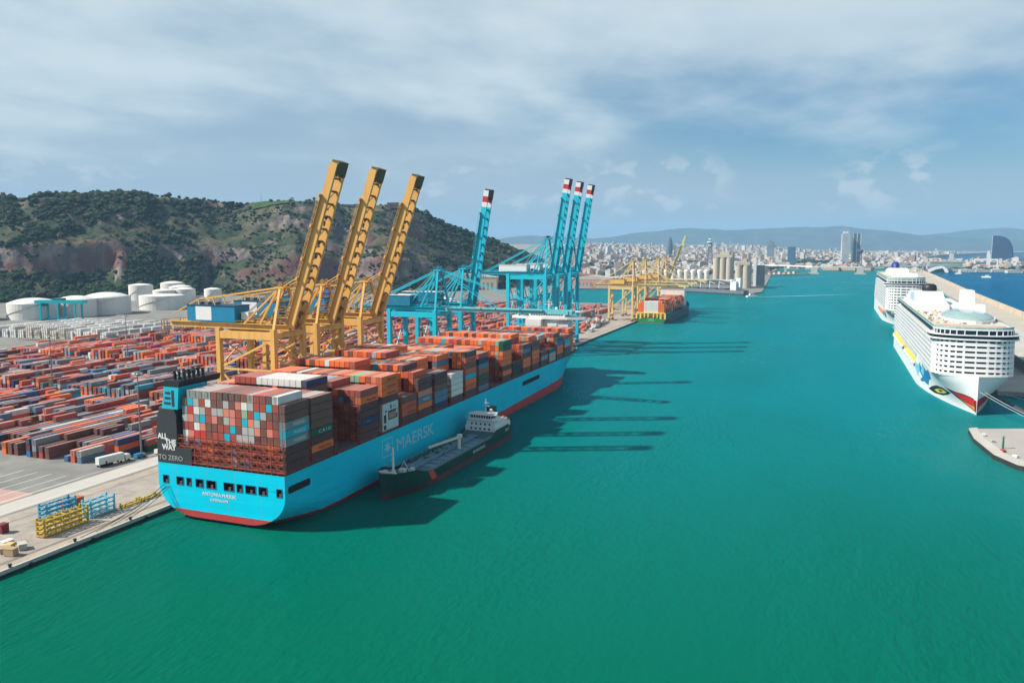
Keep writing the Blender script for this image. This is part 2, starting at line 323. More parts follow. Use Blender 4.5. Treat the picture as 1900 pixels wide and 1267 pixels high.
# ------------------------------------------------------------------ the large container ship
SL = 385.0; SB = 26.75
hullm = mat('pale_blue_hull_paint', (0, 216, 246), .5, .05, .05, streak=1, dirt=(0, 186, 222), dirt_amt=.3, spec=.1)
def plate(m, x0):      # welded plate rows, rust weeps and fender scuffs
    t = m.node_tree; b = t.nodes['Principled BSDF']; k = t.links.new; src = b.inputs['Base Color'].links[0].from_socket
    g = t.nodes.new('ShaderNodeNewGeometry'); sp = t.nodes.new('ShaderNodeSeparateXYZ'); k(g.outputs['Position'], sp.inputs[0])
    ad = t.nodes.new('ShaderNodeMath'); ad.operation = 'ADD'; k(sp.outputs[0], ad.inputs[0]); k(sp.outputs[1], ad.inputs[1])
    cb = t.nodes.new('ShaderNodeCombineXYZ'); k(ad.outputs[0], cb.inputs[0]); k(sp.outputs[2], cb.inputs[1])
    br = t.nodes.new('ShaderNodeTexBrick'); k(cb.outputs[0], br.inputs['Vector']); br.inputs['Scale'].default_value = 1; br.inputs['Brick Width'].default_value = 11; br.inputs['Row Height'].default_value = 2.7; br.inputs['Mortar Size'].default_value = .09; br.inputs['Mortar Smooth'].default_value = .6
    br.inputs['Color1'].default_value = (1, 1, 1, 1); br.inputs['Color2'].default_value = (.93, .93, .94, 1); br.inputs['Mortar'].default_value = (.84, .85, .87, 1)
    mu = t.nodes.new('ShaderNodeMix'); mu.data_type = 'RGBA'; mu.blend_type = 'MULTIPLY'; mu.inputs[0].default_value = 1; k(src, mu.inputs[6]); k(br.outputs[0], mu.inputs[7]); out = mu.outputs[2]
    for (sc, lo, hi, amt, colr) in (((.5, .5, .03), .62, .78, .5, srgb(120, 92, 78)), ((.06, .06, .9), .6, .74, .28, srgb(30, 110, 140))):
        mp = t.nodes.new('ShaderNodeMapping'); k(g.outputs['Position'], mp.inputs[0]); mp.inputs['Scale'].default_value = sc
        n = t.nodes.new('ShaderNodeTexNoise'); k(mp.outputs[0], n.inputs['Vector']); n.inputs['Scale'].default_value = 1; n.inputs['Detail'].default_value = 4
        r = t.nodes.new('ShaderNodeMapRange'); k(n.outputs[0], r.inputs[0]); r.inputs[1].default_value = lo; r.inputs[2].default_value = hi; r.inputs[4].default_value = amt
        x = t.nodes.new('ShaderNodeMix'); x.data_type = 'RGBA'; k(r.outputs[0], x.inputs[0]); k(out, x.inputs[6]); x.inputs[7].default_value = colr; out = x.outputs[2]
    k(out, b.inputs['Base Color'])
    bp = t.nodes.new('ShaderNodeBump'); bp.inputs['Strength'].default_value = .25; bp.inputs['Distance'].default_value = .12; k(br.outputs[1], bp.inputs['Height']); bp.invert = True; k(bp.outputs[0], b.inputs['Normal'])
plate(hullm, 0)
bootm = mat('red_antifouling', (190, 62, 60), .6, .12, .1, streak=1)
ship = thing('container_ship', 'huge pale blue container ship loaded with coloured containers, moored along the quay', 'container ship', (0, 0, 0))
def s_zt(Y): return 19.4 + (4.5*((Y-300)/85)**2 if Y > 300 else 0)
def s_zred(Y): return max(3.6 - .1*Y, 1.3 + 5.4*Y/340)
def s_hb(Y, z):
    zt = s_zt(Y); zb = 1.2 - 5*min(1, Y/25); r = 11 - 6*min(1, Y/70)
    b = SB
    if Y > 290:
        bt = SB*(1 - max(0, (Y-328)/57)**2.3) if Y < SL else 0
        bw = SB*(1 - min(1, (Y-290)/82)**1.7)
        b = bw + (bt - bw)*max(0, min(1, z/zt))**1.6
    if z < zb + r:
        q = max(0, (zb + r - z)); rx = r + 4.5*max(0, 1 - Y/60); u_ = min(q, r)/r; return max(0, b - rx + rx*math.sqrt(max(0, 1 - u_*u_))) if z > zb else max(0, b - rx)
    return max(0, b)
Ys = [0, 3, 8, 14, 22, 32, 46, 62, 80, 130, 200, 260, 292, 305, 318, 330, 340, 349, 357, 364, 370, 375, 379, 382, 384.4]
mb = MB(); rings = []
for Y in Ys:
    zt = s_zt(Y); zr = s_zred(Y); zb = 1.2 - 5*min(1, Y/25)
    zs = [zt, 16, 12.2, 10, 8, 6.4, 5.2, max(zr, zb + .8), max(zr, zb+.8)*.6 + zb*.4, zb + .6, zb + .15, zb]
    zs[7] = min(zs[7], 5.1) if Y < 60 else zs[7]
    zs = sorted(zs, reverse=True) if Y < 60 else [zt, 16, 12.2, 10.8, 9.6, 8.6, 7.6, zr, zr*.6, 0, zb*.6, zb]
    rings.append([(s_hb(Y, z), Y, z) for z in zs])
n = len(rings[0])
for sgn in (1, -1):
    b = len(mb.v)
    for rg in rings: mb.v += [(sgn*x, y, z) for x, y, z in rg]
    for i in range(len(rings) - 1):
        for k in range(n - 1):
            q = (b+i*n+k, b+(i+1)*n+k, b+(i+1)*n+k+1, b+i*n+k+1)
            mb.f.append(q if sgn > 0 else q[::-1]); mb.m.append(1 if k >= 7 else 0)
# bow closing strip
b = len(mb.v); last = rings[-1]
mb.v += [(x, y, z) for x, y, z in last] + [(-x, y, z) for x, y, z in last]
for k in range(n-1): mb.f.append((b+k, b+n+k, b+n+k+1, b+k+1)); mb.m.append(1 if k >= 7 else 0)
# transom: panel band with real openings for the mooring deck
WIN = [(-25.1, -22.6), (-19.3, -15.5), (-14.1, -11.9), (-9.3, -5.2), (-3.9, 1.2), (5.0, 10.2), (11.7, 14.5), (15.8, 20.5), (21.6, 25.6)]
WIN = [(-24.6, -22.2), (-18.6, -15.6), (-14.2, -12.2), (-10.2, -7.0), (-5.6, -1.6), (1.8, 6.0), (7.2, 9.6), (10.8, 15.0), (16.2, 19.6), (23.4, 25.6)]
ZL, ZH = 12.2, 15.0
xs = [-SB] + [v for wv in WIN for v in wv] + [SB]
def quad(p, m): mb.add(p, [(0, 1, 2, 3)], m)
for i in range(0, len(xs) - 1):
    if i % 2 == 0: quad([(xs[i], 0, ZL), (xs[i+1], 0, ZL), (xs[i+1], 0, ZH), (xs[i], 0, ZH)], 0)
quad([(-SB, 0, ZH), (SB, 0, ZH), (SB, 0, 19.4), (-SB, 0, 19.4)], 0)
low = [(x, z) for x, _, z in rings[0] if z <= 12.2]
lz = sorted({z for _, z in low}, reverse=True)
for za_, zb_ in zip(lz, lz[1:]):
    xa_, xb_ = s_hb(0, za_), s_hb(0, zb_)
    quad([(-xb_, 0, zb_), (xb_, 0, zb_), (xa_, 0, za_), (-xa_, 0, za_)], 0 if za_ > s_zred(0) + .05 else 1)
hull = mb.build('hull', [hullm, bootm], ship)
for a_, b_ in WIN:
    rc = MB()
    rc.add([(a_,3,ZL),(b_,3,ZL),(b_,3,ZH),(a_,3,ZH),(a_,.02,ZL),(b_,.02,ZL),(b_,.02,ZH),(a_,.02,ZH)], [(0,1,2,3),(4,5,1,0),(7,3,2,6),(4,0,3,7),(5,6,2,1)], 0)
    for x in (a_, b_): rc.cbox((x, -.06, (ZL+ZH)/2), (.22, .16, ZH-ZL+.22), 1)
    for z in (ZL, ZH): rc.cbox(((a_+b_)/2, -.06, z), (b_-a_-.22, .16, .2), 1)
    rc.cbox(((a_+b_)/2, .7, ZL+.55), (.9, .8, 1.1), 2)
    rc.build('mooring_opening', [dark, mat('opening_frame', (12, 120, 150), .5, .1), mat('fairlead_brown', (120, 74, 66), .7, .2)], ship)
for (y0, y1, z0, z1) in ((1.6, 14.2, 13.0, 15.5), (226, 257, 13.0, 15.6)):
    pts = [(y0+.9, z0), (y1-.9, z0), (y1-.25, z0+.3), (y1, z0+1.0), (y1, z1-.9), (y1-.3, z1-.25), (y1-.9, z1), (y0+.9, z1), (y0+.3, z1-.25), (y0, z1-.9), (y0, z0+1.0), (y0+.25, z0+.3)]
    o_ = MB().prismx(pts, SB - .5, SB + .03, 0); o_.prismx([(y0-.25, z0-.3), (y1+.25, z0-.3), (y1+.25, z0-.02), (y0-.25, z0-.02)], SB, SB+.25, 1)  # closed dark panel on the plating, painted as the shade inside an opening
    o_.build('side_opening_shade', [dark, hullm], ship)
# deck, coamings, bulwark
dk = MB()
for i in range(len(Ys) - 1):
    a_, b_ = rings[i][0], rings[i+1][0]
    dk.add([(-a_[0]+.05, a_[1], a_[2]-.25), (a_[0]-.05, a_[1], a_[2]-.25), (b_[0]-.05, b_[1], b_[2]-.25), (-b_[0]+.05, b_[1], b_[2]-.25)], [(0, 1, 2, 3)])
dk.build('deck', mat('deck_paint', (112, 84, 78), .8, .2, .1), ship)
BAYS = dict(A=1.6, B=16.0, C=32.0, D=48.0, E=64.0, F=80.6, G=95.4, H=111.5, I=129.0, J=145.6, K=162.0, k=179.0, L=195.7, l=211.8, M=228.0, N=244.2, O=261.0, P=277.2, Q=293.6, R=310.4, S=326.6)
BL = 13.3; Z0 = 20.5; TH = 2.8; RP = 2.53
hc = MB()
for k_, y in BAYS.items():
    half = 21*RP/2 if y < 300 else min(21*RP/2, s_hb(y + 14, 20) - .4)
    for c_ in range(3):
        xa_ = -half + c_*2*half/3
        hc.box(xa_ + .25, xa_ + 2*half/3 - .25, y - .3, y + BL + .3, 19.2, Z0 - .04)
hc.build('hatch_cover', mat('hatch_cover_paint', (96, 78, 76), .8, .2, .2), ship)['kind'] = 'stuff'
# rails and gear along the starboard walkway
rl = MB()
for k in range(150):
    y = 1 + k*2.2
    rl.beam((SB-.1, y, 19.4), (SB-.1, y, 20.5), .09, m=0)
for z in (19.95, 20.5): rl.beam((SB-.1, 1, z), (SB-.1, 330, z), .08, m=0)
for sx in (-1,): rl.beam((sx*(SB-.1), 16, 20.5), (sx*(SB-.1), 330, 20.5), .08, m=0)
for z in (20.4,):
    rl.beam((-SB+12, -.02, z), (SB, -.02, z), .08, m=0)
rl.build('railing', rust, ship)
# lashing bridges between the bays
def lashing(y, half, tiers, depth=1.1, dense=False):
    lb = MB(); zt = Z0 + tiers*TH
    nr = int(2*half / RP)
    for i in range(nr + 1):
        x = -half + i*2*half/nr
        for yy in ((y, y + depth) if dense else (y,)): lb.beam((x, yy, 19.4), (x, yy, zt + 1.1), .26 if i % 3 == 0 else .16)
    for t_ in range(tiers + 1):
        z = Z0 + t_*TH - .25
        lb.box(-half, half, y - .15, y + depth*.6, z, z + .16)
        lb.beam((-half, y - .15, z + 1.1), (half, y - .15, z + 1.1), .1)
    for i in range(0, nr - 1, 2):
        x = -half + i*2*half/nr; xb = -half + (i+2)*2*half/nr
        for t_ in range(tiers):
            z = Z0 + t_*TH
            lb.beam((x, y - .2, z), (xb, y - .2, z + TH), .13); lb.beam((xb, y - .24, z), (x, y - .24, z + TH), .13)
    return lb
ly = sorted(BAYS.values())
for y in ly:
    half = 26.5 if y < 300 else min(26.5, s_hb(y, 20))
    if y < 2: lashing(.5, 26.4, 3, .5).build('lashing_bridge', rust, ship); continue
    lashing(y - 1.75, half, 5 if y in (BAYS['D'], BAYS['L'], BAYS['M'], BAYS['F']) else 4, 1.2, True).build('lashing_bridge', rust, ship)
# lettering on the hull
letm = mat('hull_lettering', (176, 226, 238), .5, .04)
rs = (R(90), 0, R(90))
text('MAERSK', 'lettering', letm, ship, 7.3, (SB + .05, 74.4, 10.2), rs, sx=1.30)
lg = MB()
def frame(y0, y1, z0, z1, x, t_): 
    lg.box(x, x+.04, y0, y1, z0, z0+t_); lg.box(x, x+.04, y0, y1, z1-t_, z1); lg.box(x, x+.04, y0, y0+t_, z0+t_, z1-t_); lg.box(x, x+.04, y1-t_, y1, z0+t_, z1-t_)
frame(63.2, 71.4, 9.8, 17.2, SB + .03, .28)
st = []
for i in range(14):
    r_ = 2.9 if i % 2 == 0 else 1.05; a_ = math.pi/2 + i*math.pi/7
    st.append((67.3 + r_*math.cos(a_)*1.05, 13.5 + r_*math.sin(a_)))
lg.prismx(st, SB + .03, SB + .07)
lg.build('star_emblem', letm, ship)
text('ANTONIA MÆRSK', 'lettering', clean_white, ship, 1.75, (-.4, -.06, 9.6), (R(90), 0, 0), 'CENTER', sx=1.0, bold=.03)
text('KØBENHAVN', 'lettering', clean_white, ship, 1.25, (-.4, -.06, 7.8), (R(90), 0, 0), 'CENTER', bold=.02)
bm = MB()   # draught and bulb marks at the bow
for z in (17.3, 14.6, 11.2): bm.add([(s_hb(322 , z)+.12, 322, z), (s_hb(326, z)+.12, 326, z), (s_hb(326, z+1.5)+.12, 326, z+1.5), (s_hb(322, z+1.5)+.12, 322, z+1.5)], [(0, 1, 2, 3)])
bm.build('bow_mark', letm, ship)
# funnel casing at the port quarter
casing = MB()
ch = mat('charcoal_casing', (52, 57, 60), .5, .1, .1, streak=1); tq = mat('turquoise_funnel_band', (18, 186, 212), .45, .05)
casing.prismy([(-26.7, 19.5), (-11.6, 19.5), (-11.6, 25.2), (-17.7, 25.2), (-17.7, 36.5), (-18.6, 38.6), (-24.6, 38.6), (-26.0, 36.8), (-26.7, 30)], .12, 14.8, 0)
casing.build('funnel_casing', [ch], ship)
fb = MB(); fb.prismy([(-24.2, 38.6), (-17.2, 38.6), (-16.4, 46.4), (-22.9, 46.4)], .5, 14.6, 0); fb.tube((-15.6, 2.5, 41), (-15.6, 12.5, 41), 1.6, n=12)
fb.build('funnel_band', [tq], ship)
ft = MB(); ft.prismy([(-22.9, 46.4), (-16.4, 46.4), (-15.8, 48.6), (-22.4, 48.6)], .45, 21, 0)
for i in range(9):
    x = -21 + (i % 3)*2.1; y = 4 + (i//3)*4.5
    ft.tube((x, y, 48.6), (x, y, 50.6 + .5*(i % 2)), .55, n=8); ft.tube((x, y, 50.6), (x, y - .5, 51.6), .5, n=8)
ft.build('funnel_top', [black], ship)
dm = MB(); dm.lathe((-18.4, 5, 50), [(0, -1.2), (.9, -.9), (1.25, 0), (.9, .9), (.02, 1.25)], 12); dm.tube((-18.4, 5, 48.6), (-18.4, 5, 49.2), .4); dm.build('radar_dome', clean_white, ship, smooth=True)
tp = MB()
for z in (40.2, 42.0, 43.8): tp.box(-23.2 + (z-38.6)*.17, -20.2, .38, .44, z, z + .8)
tp.box(-19.6, -18.6, .38, .44, 39.6, 45.2)
tp.build('funnel_marking', ch, ship)
text('ALL', 'lettering', clean_white, ship, 2.6, (-26.2, .04, 28.0), (R(90), 0, 0), bold=.1)
text('THE', 'lettering', clean_white, ship, 2.6, (-23.0, .04, 26.1), (R(90), 0, 0), bold=.1)
text('WAY', 'lettering', clean_white, ship, 2.6, (-24.4, .04, 24.2), (R(90), 0, 0), bold=.1)
text('TO ZERO', 'lettering', mat('grey_lettering', (176, 184, 186), .5, .05), ship, 2.4, (-26.3, .04, 20.6), (R(90), 0, 0), sx=1.05)
# bridge far forward
br = MB(); br.box(-16, 16, 352, 363, 19, 41.4); br.build('deckhouse', white, ship)
bw_ = MB(); WO = [(-16, 350), (16, 350), (28.6, 353.6), (28.6, 359.4), (16, 364), (-16, 364), (-28.6, 359.4), (-28.6, 353.6)]
bw_.prism(WO, 41.4, 43.2); bw_.prism([(-14, 350.5), (14, 350.5), (14, 363), (-14, 363)], 43.2, 46.6); bw_.prism([(-16, 349.8), (16, 349.8), (25, 353.2), (25, 359), (16, 364), (-16, 364), (-25, 359), (-25, 353.2)], 46.6, 47.3)
for x in (-24, 24): bw_.box(x - .4, x + .4, 354, 358, 43.2, 46.6)
bw_.box(-15, -3, 345.5, 350, 36, 41.3); bw_.box(2, 9, 346, 350, 34, 38.5)
bw_.build('bridge', clean_white, ship)
wg = MB()
for i in range(13): wg.box(-12.4 + i*1.95, -10.9 + i*1.95, 350.42, 350.48, 44.2, 45.9)
for j in range(5):
    for i in range(7): wg.box(-13.4 + i*4, -12 + i*4, 351.9, 351.97, 21.8 + j*3, 23.2 + j*3)
wg.build('window', glass, ship)['kind'] = 'stuff'
ms = MB(); ms.tube((0, 356, 47.3), (0, 356, 56), .45, .25); ms.beam((-3.5, 356, 52), (3.5, 356, 52), .25); ms.beam((-2.4, 356, 54), (2.4, 356, 54), .5, .2)
for x in (-9, 8, 11): ms.tube((x, 357, 47.3), (x, 357, 51.5), .12)
ms.lathe((5.5, 357, 48.9), [(0, -1.1), (1, -.7), (1.2, .2), (.7, 1.1), (.02, 1.3)], 10)
ms.build('mast', clean_white, ship)
fd = MB(); fd.box(-6, 6, 364, 372, 21, 24.5); fd.tube((-7, 371, 22.5), (-3, 371, 22.5), 1.4); fd.tube((3, 371, 22.5), (7, 371, 22.5), 1.4); fd.tube((0, 376, 22), (0, 376, 33), .35, .2)
fd.build('windlass', steel, ship)
# mooring lines to the quay
for i, (y0, y1) in enumerate(((2, -26), (3, -20), (4, -32), (1.5, -14))):
    p0 = Vector((-24 + i, y0, 12.6)); p1 = Vector((QX - .5, y1, QZ + .8)); ln = MB(); prev = p0
    for k in range(1, 7):
        t_ = k/6; c_ = p0.lerp(p1, t_) - Vector((0, 0, 5*t_*(1-t_))); ln.tube(prev, c_, .11, n=5, cap=False); prev = c_
    o_ = ln.build('mooring_line', mat('mooring_rope', (60, 62, 60), .9, .2)); tag(o_, 'dark mooring rope slung from the blue stern to the quay edge', 'rope', 'ropes from the stern to the quay')

# cargo on the ship
STERN = [('brown', 21), ('rust red', 24), ('maroon', 6), ('light grey', 19), ('grey', 4), ('white', 4), ('salmon', 10), ('red', 2), ('sage green', 1)]
MID = [('orange', 44), ('burnt orange', 12), ('rust red', 18), ('brown', 8), ('maroon', 6), ('light grey', 6), ('slate blue', 3), ('sage green', 2), ('cyan', 2), ('white', 2)]
ORANGE = [('orange', 70), ('burnt orange', 12), ('rust red', 12), ('salmon', 4), ('light grey', 3)]
REDS = [('rust red', 46), ('brown', 22), ('salmon', 14), ('maroon', 10), ('orange', 10), ('slate blue', 3)]
FACE = dict(A='brown brown grey cyan grey maroon maroon maroon', B='brown brown brown brown green0 maroon orange0 maroon', D='rust_red orange maroon maroon navy maroon maroon',
            E='orange orange orange maroon white white white white', F='brown burnt_orange burnt_orange maroon', G='maroon maroon salmon slate_blue orange maroon',
            H='maroon maroon brown slate_blue slate_blue navy', I='white white white white maroon', J='maroon burnt_orange brown burnt_orange cyan orange burnt_orange maroon',
            K='rust_red navy slate_blue rust_red dark_green maroon slate_blue', k='', L='dark_green dark_green orange orange orange maroon orange maroon', l='black black black',
            M='maroon slate_blue maroon orange orange maroon', N='maroon brown orange orange burnt_orange maroon', O='maroon grey maroon', P='dark_green light_grey light_grey',
            Q='dark_green blue orange orange maroon', R='rust_red cyan light_grey maroon dark_green', S='maroon maroon rust_red maroon maroon maroon')
CYAN_A = {(15, 7), (13, 5), (8, 4), (6, 5), (4, 6), (2, 7), (9, 3)}
def heights(k):
    n_ = len(FACE[k].split())
    h = {0: n_}
    inn = dict(A=9, B=8, C=9, D=7, E=8, F=7, G=8, H=8, I=8, J=8, K=7, k=7, L=8, l=6, M=8, N=7, O=6, P=6, Q=6, R=5, S=6)[k] if k in 'ABCDEFGHIJKkLlMNOPQRS' else 6
    for r_ in range(1, 21): h[r_] = inn
    if k == 'A':
        h[15] = 9; h[16] = 8
        for r_ in range(17, 21): h[r_] = 0
    if k == 'B':
        for r_ in range(0, 4): h[r_] = 8
    if k == 'C':
        for r_ in range(0, 5): h[r_] = 0
        for r_ in range(18, 21): h[r_] = 8
    if k == 'D':
        for r_ in range(5, 21): h[r_] = 8
        for r_ in range(1, 5): h[r_] = 7
    if k == 'E':
        for r_ in range(1, 21): h[r_] = 8
    if k == 'F':
        for r_ in (1, 2): h[r_] = 4
        for r_ in range(9, 21): h[r_] = 9
    if k == 'G':
        for r_ in (1, 2): h[r_] = 7
    if k == 'H':
        for r_ in (1, 2, 3): h[r_] = 6
        for r_ in range(10, 21): h[r_] = 9
    if k == 'I':
        for r_ in (1, 2): h[r_] = 5
        for r_ in range(12, 21): h[r_] = 9
    if k == 'K':
        for r_ in range(8, 16): h[r_] = 8
    if k == 'k':
        for r_ in range(1, 4): h[r_] = 0
    if k == 'l':
        for r_ in (1, 2): h[r_] = 2
    if k == 'M':
        for r_ in range(1, 3): h[r_] = 6
    if k in 'OP':
        for r_ in (1, 2): h[r_] = 3
    return h
BN = list('ABCDEFGHIJKkLlMNOPQRS')
for bi, k in enumerate(BN):
    y = BAYS[k] + BL/2
    hs = heights(k) if k != 'C' else None
    if k == 'C': FACE['C'] = ''; hs = heights('C')
    half = 21*RP/2 if y < 300 else min(21*RP/2, s_hb(y + 6, 19.5))
    face = [f.replace('_', ' ').replace('green0', 'dark green').replace('orange0', 'orange') for f in FACE[k].split()]
    run = None
    for r_ in range(21):
        x = 21*RP/2 - RP/2 - r_*RP
        if abs(x) + CW/2 > half + .05: continue
        hgt = hs[r_]
        top = wpick(MID if bi > 2 else STERN)
        for t_ in range(hgt):
            if r_ == 0 and face: c = face[hgt - 1 - t_]
            elif k == 'A':
                c = 'cyan' if (r_, t_) in CYAN_A else wpick(STERN)
                if t_ == 8 and 7 <= 15 - r_ <= 15 and c == 'maroon': c = 'white'
                if c == 'cyan' and (r_, t_) not in CYAN_A: c = 'light grey'
                if t_ < 3: c = wpick([('brown', 4), ('rust red', 4), ('maroon', 3), ('slate blue', 1), ('light grey', 1), ('orange', .6)])
                if t_ == 8 and 12 <= r_ <= 15: c = 'light grey'
            elif k == 'B': c = wpick(STERN)
            elif k == 'C': c = ('navy' if (t_ == 8 and r_ == 5) else ('white' if r_ < 14 else 'rust red')) if t_ == 8 else wpick(STERN)
            elif k == 'D': c = wpick(REDS) if r_ < 5 else wpick(MID)
            elif k == 'E': c = ('sage green' if r_ in (4, 5) and t_ == 7 else wpick(ORANGE if r_ < 10 else MID))
            elif k in 'OPQRS': c = wpick(MID + [('cyan', 3), ('maroon', 12), ('rust red', 14)])
            else: c = top if rnd.random() < .55 else wpick(MID)
            side = 'starboard' if r_ < 11 else 'port'; rr = r_ + 1 if r_ < 11 else 21 - r_
            wh = '%s bay from stern, %s stack from %s, %s tier up' % (ordn(bi + 1), ordn(rr), side, ordn(t_ + 1))
            tx = None
            if r_ == 0: tx = {('A', 3): 'M', ('A', 4): 'M', ('A', 5): 'M', ('B', 3): 'G', ('B', 1): 'H', ('H', 1): 'M', ('H', 2): 'M', ('G', 2): 'M', ('J', 3): 'M', ('K', 4): 'M', ('K', 0): 'M', ('C', 8): 'C', ('D', 5): 'H', ('E', 7): 'H', ('E', 6): 'H', ('E', 5): 'H', ('M', 4): 'M', ('F', 2): 'H', ('F', 1): 'H', ('I', 1): 'M', ('I', 2): 'M', ('I', 3): 'M', ('I', 4): 'M', ('P', 1): 'M', ('P', 0): 'M', ('D', 2): 's', ('l', 1): 'W', ('L', 5): 'H', ('Q', 3): 'M', ('J', 6): 'H'}.get((k, t_))
            reg(x, y, Z0 + t_*TH, BL, c, wh, 'containers stacked on the blue ship', tx)
# the printed banner on the white side stack
bn = MB(); y = BAYS['E']; z = Z0; xx = 21*RP/2 + .01
def bx(y0, y1, z0, z1, m, e=.06): bn.box(xx, xx + e, y + y0, y + y1, z + z0, z + z1, m)
bx(.3, BL - .3, .2, 11.0, 0, .05); bx(1.2, 3.0, 3.2, 6.6, 1, .08); bx(1.0, 2.9, .5, 2.4, 1, .08); bx(4.6, 12.2, 4.0, 7.8, 1, .08); bx(5.2, 10.9, 4.5, 7.0, 2, .1)
bx(6.4, 7.4, 8.4, 10.2, 1, .08); bx(2.2, 3.4, 7.4, 8.3, 1, .08); bx(10.9, 11.9, 5.9, 7.4, 0, .1); bx(8.6, 11.0, 8.6, 9.6, 3, .08)
o_ = bn.build('printed_banner', [mat('banner_white', (206, 214, 216), .5, .03), black, mat('banner_pink_print', (196, 134, 122), .6, .2, .6), mat('banner_grey_print', (170, 184, 190), .5, .1)])
tag(o_, 'white printed banner with black blocks and a pink picture on the ship stack', 'banner')
# ------------------------------------------------------------------ ship-to-shore cranes
yel = mat('crane_yellow', (236, 182, 98), .5, .08, .12, streak=1, dirt=(150, 104, 56), dirt_amt=.45)
yel2 = mat('crane_ochre_machinery', (160, 118, 62), .6, .25, .4, dirt=(84, 60, 36), dirt_amt=.6)
olive = mat('boom_tip_olive', (92, 84, 56), .7, .2)
blu = mat('crane_turquoise', (24, 194, 218), .45, .06, .12, streak=1, dirt=(20, 150, 180), dirt_amt=.3)
blu2 = mat('crane_teal_machinery', (16, 120, 150), .55, .2, .4)
palecy = mat('crane_pale_cyan', (120, 206, 214), .5, .06)
redp = mat('red_paint', (196, 44, 50), .5, .08)
cream = mat('crane_cream', (226, 204, 140), .5, .08, .12, streak=1)
def sts_crane(label, x, y, P, group):
    """local frame: +x towards the water, origin on the rail line of the waterside legs"""
    m0, m1 = P['paint'], P['gear']
    t = thing('quay_crane', label, 'crane', (x, y, QZ), 0, group)
    g = P['gauge']; h = P['half']; zp = P['zp']; za = P['apex']; tie = P['tie']; lw = P.get('lw', 2.0)
    for lx in (0, -g):
        for sy in (-1, 1):
            lg_ = MB(); lg_.beam((lx, sy*h, 3.0), (lx, sy*h, zp + 1.5), lw, lw*1.15, up=(0, 1, 0)); lg_.build('leg', m0, t)
            bo = MB()
            bo.box(lx - 1.1, lx + 1.1, sy*h - 5, sy*h + 5, 1.1, 2.2)
            for k in range(4): bo.tube((lx - .45, sy*h - 3.9 + k*2.6, .65), (lx + .45, sy*h - 3.9 + k*2.6, .65), .62, n=10)
            bo.box(lx - .7, lx + .7, sy*h - 1.2, sy*h + 1.2, 2.2, 3.0)
            bo.build('bogie', m1, t)
        sb = MB(); sb.box(lx - .9, lx + .9, -h + lw/2, h - lw/2, 5.2, 7.6); sb.build('sill_beam', m0, t)
        ub = MB(); ub.box(lx - 1, lx + 1, -h + lw/2, h - lw/2, zp - 2.6, zp - .2); ub.build('cross_beam', m0, t)
    for sy in (-1, 1):
        pb = MB(); pb.box(-g + lw/2, -lw/2, sy*h - 1.1, sy*h + 1.1, zp - 3.2, zp); pb.prismy([(-lw/2, zp - 3.2), (-lw/2, zp - 5.6), (-lw/2 - 5, zp - 3.2)], sy*h - .8, sy*h + .8); pb.build('portal_beam', m0, t)
        if tie:
            tb = MB(); tb.beam((-g, sy*h, tie), (0, sy*h, tie), .8); tb.build('tie_beam', m0, t)
            db = MB(); db.beam((-g, sy*h, tie + .3), (-1, sy*h, zp - 3.4), .9); db.build('brace', m0, t)
            if P.get('low', True):
                db = MB(); db.beam((-g, sy*h, tie - .3), (-.5, sy*h, 9), .8); db.build('brace', m0, t)
    # rear girder with rails, walkway and hand rails
    gx0 = -g - P['back']; gz = zp + .3; gw = P.get('gw', 3.4)
    for sy in (-1, 1):
        gb = MB(); gb.box(gx0, 3.2, sy*gw - .55, sy*gw + .55, gz, gz + 2.6)
        for k in range(int((3 - gx0)/3)):
            xx = gx0 + k*3; gb.beam((xx, sy*(gw + 1.5), gz + 2.6), (xx, sy*(gw + 1.5), gz + 3.8), .1)
        gb.box(gx0, 3, sy*(gw+.56) if sy > 0 else -gw - 1.6, gw + 1.6 if sy > 0 else -(gw+.56), gz + 2.45, gz + 2.6)
        gb.beam((gx0, sy*(gw + 1.5), gz + 3.8), (3, sy*(gw + 1.5), gz + 3.8), .1); gb.build('girder', m0, t)
    ct = MB()
    for k in range(int((3 - gx0)/6) + 1):
        xx = gx0 + .6 + k*6; ct.box(xx - .4, xx + .4, -gw + .56, gw - .56, gz + .4, gz + 1.9)
    if P.get('endgear', True):
        ct.box(gx0 - 3.5, gx0, -gw - 2.6, gw + 2.6, gz - .3, gz + .2)
        for sx_ in (gx0 - 3.4, gx0 - 1.7, gx0):
            for sy in (-1, 1): ct.beam((sx_, sy*(gw + 2.5), gz - 4.5), (sx_, sy*(gw + 2.5), gz + 3.2), .28)
        for z in (gz - 4.4, gz + 1.2, gz + 3.1):
            for sy in (-1, 1): ct.beam((gx0 - 3.4, sy*(gw+2.5), z), (gx0, sy*(gw+2.5), z), .2)
            ct.beam((gx0 - 3.4, -gw - 2.5, z), (gx0 - 3.4, gw + 2.5, z), .2)
    ct.build('girder_gear', m1, t)['kind'] = 'stuff'
    for lx in (0, -g):
        xb_ = MB(); z0 = (tie + 1) if tie else 16; z1 = zp - 3
        xb_.beam((lx, -h, z0), (lx, h, z1), .55); xb_.beam((lx, h, z0), (lx, -h, z1), .55)
        if not tie: xb_.beam((lx, -h, 16), (lx, h, 16), 1.0)
        xb_.build('leg_brace', m0, t)
    hr = MB()
    for sy in (-1.2, -.4, .4, 1.2): hr.beam((-g*.9, sy, gz + 5.2), (3, sy*1.4, gz + 3.4), .14); hr.beam((-1.6, sy, za + 2), (-g*.8, sy, gz + 6), .14)
    hr.build('hoist_rope', wire, t)
    # trolley festoon clutter between legs
    cl = MB(); r2 = random.Random(int(x*7 + y*13))
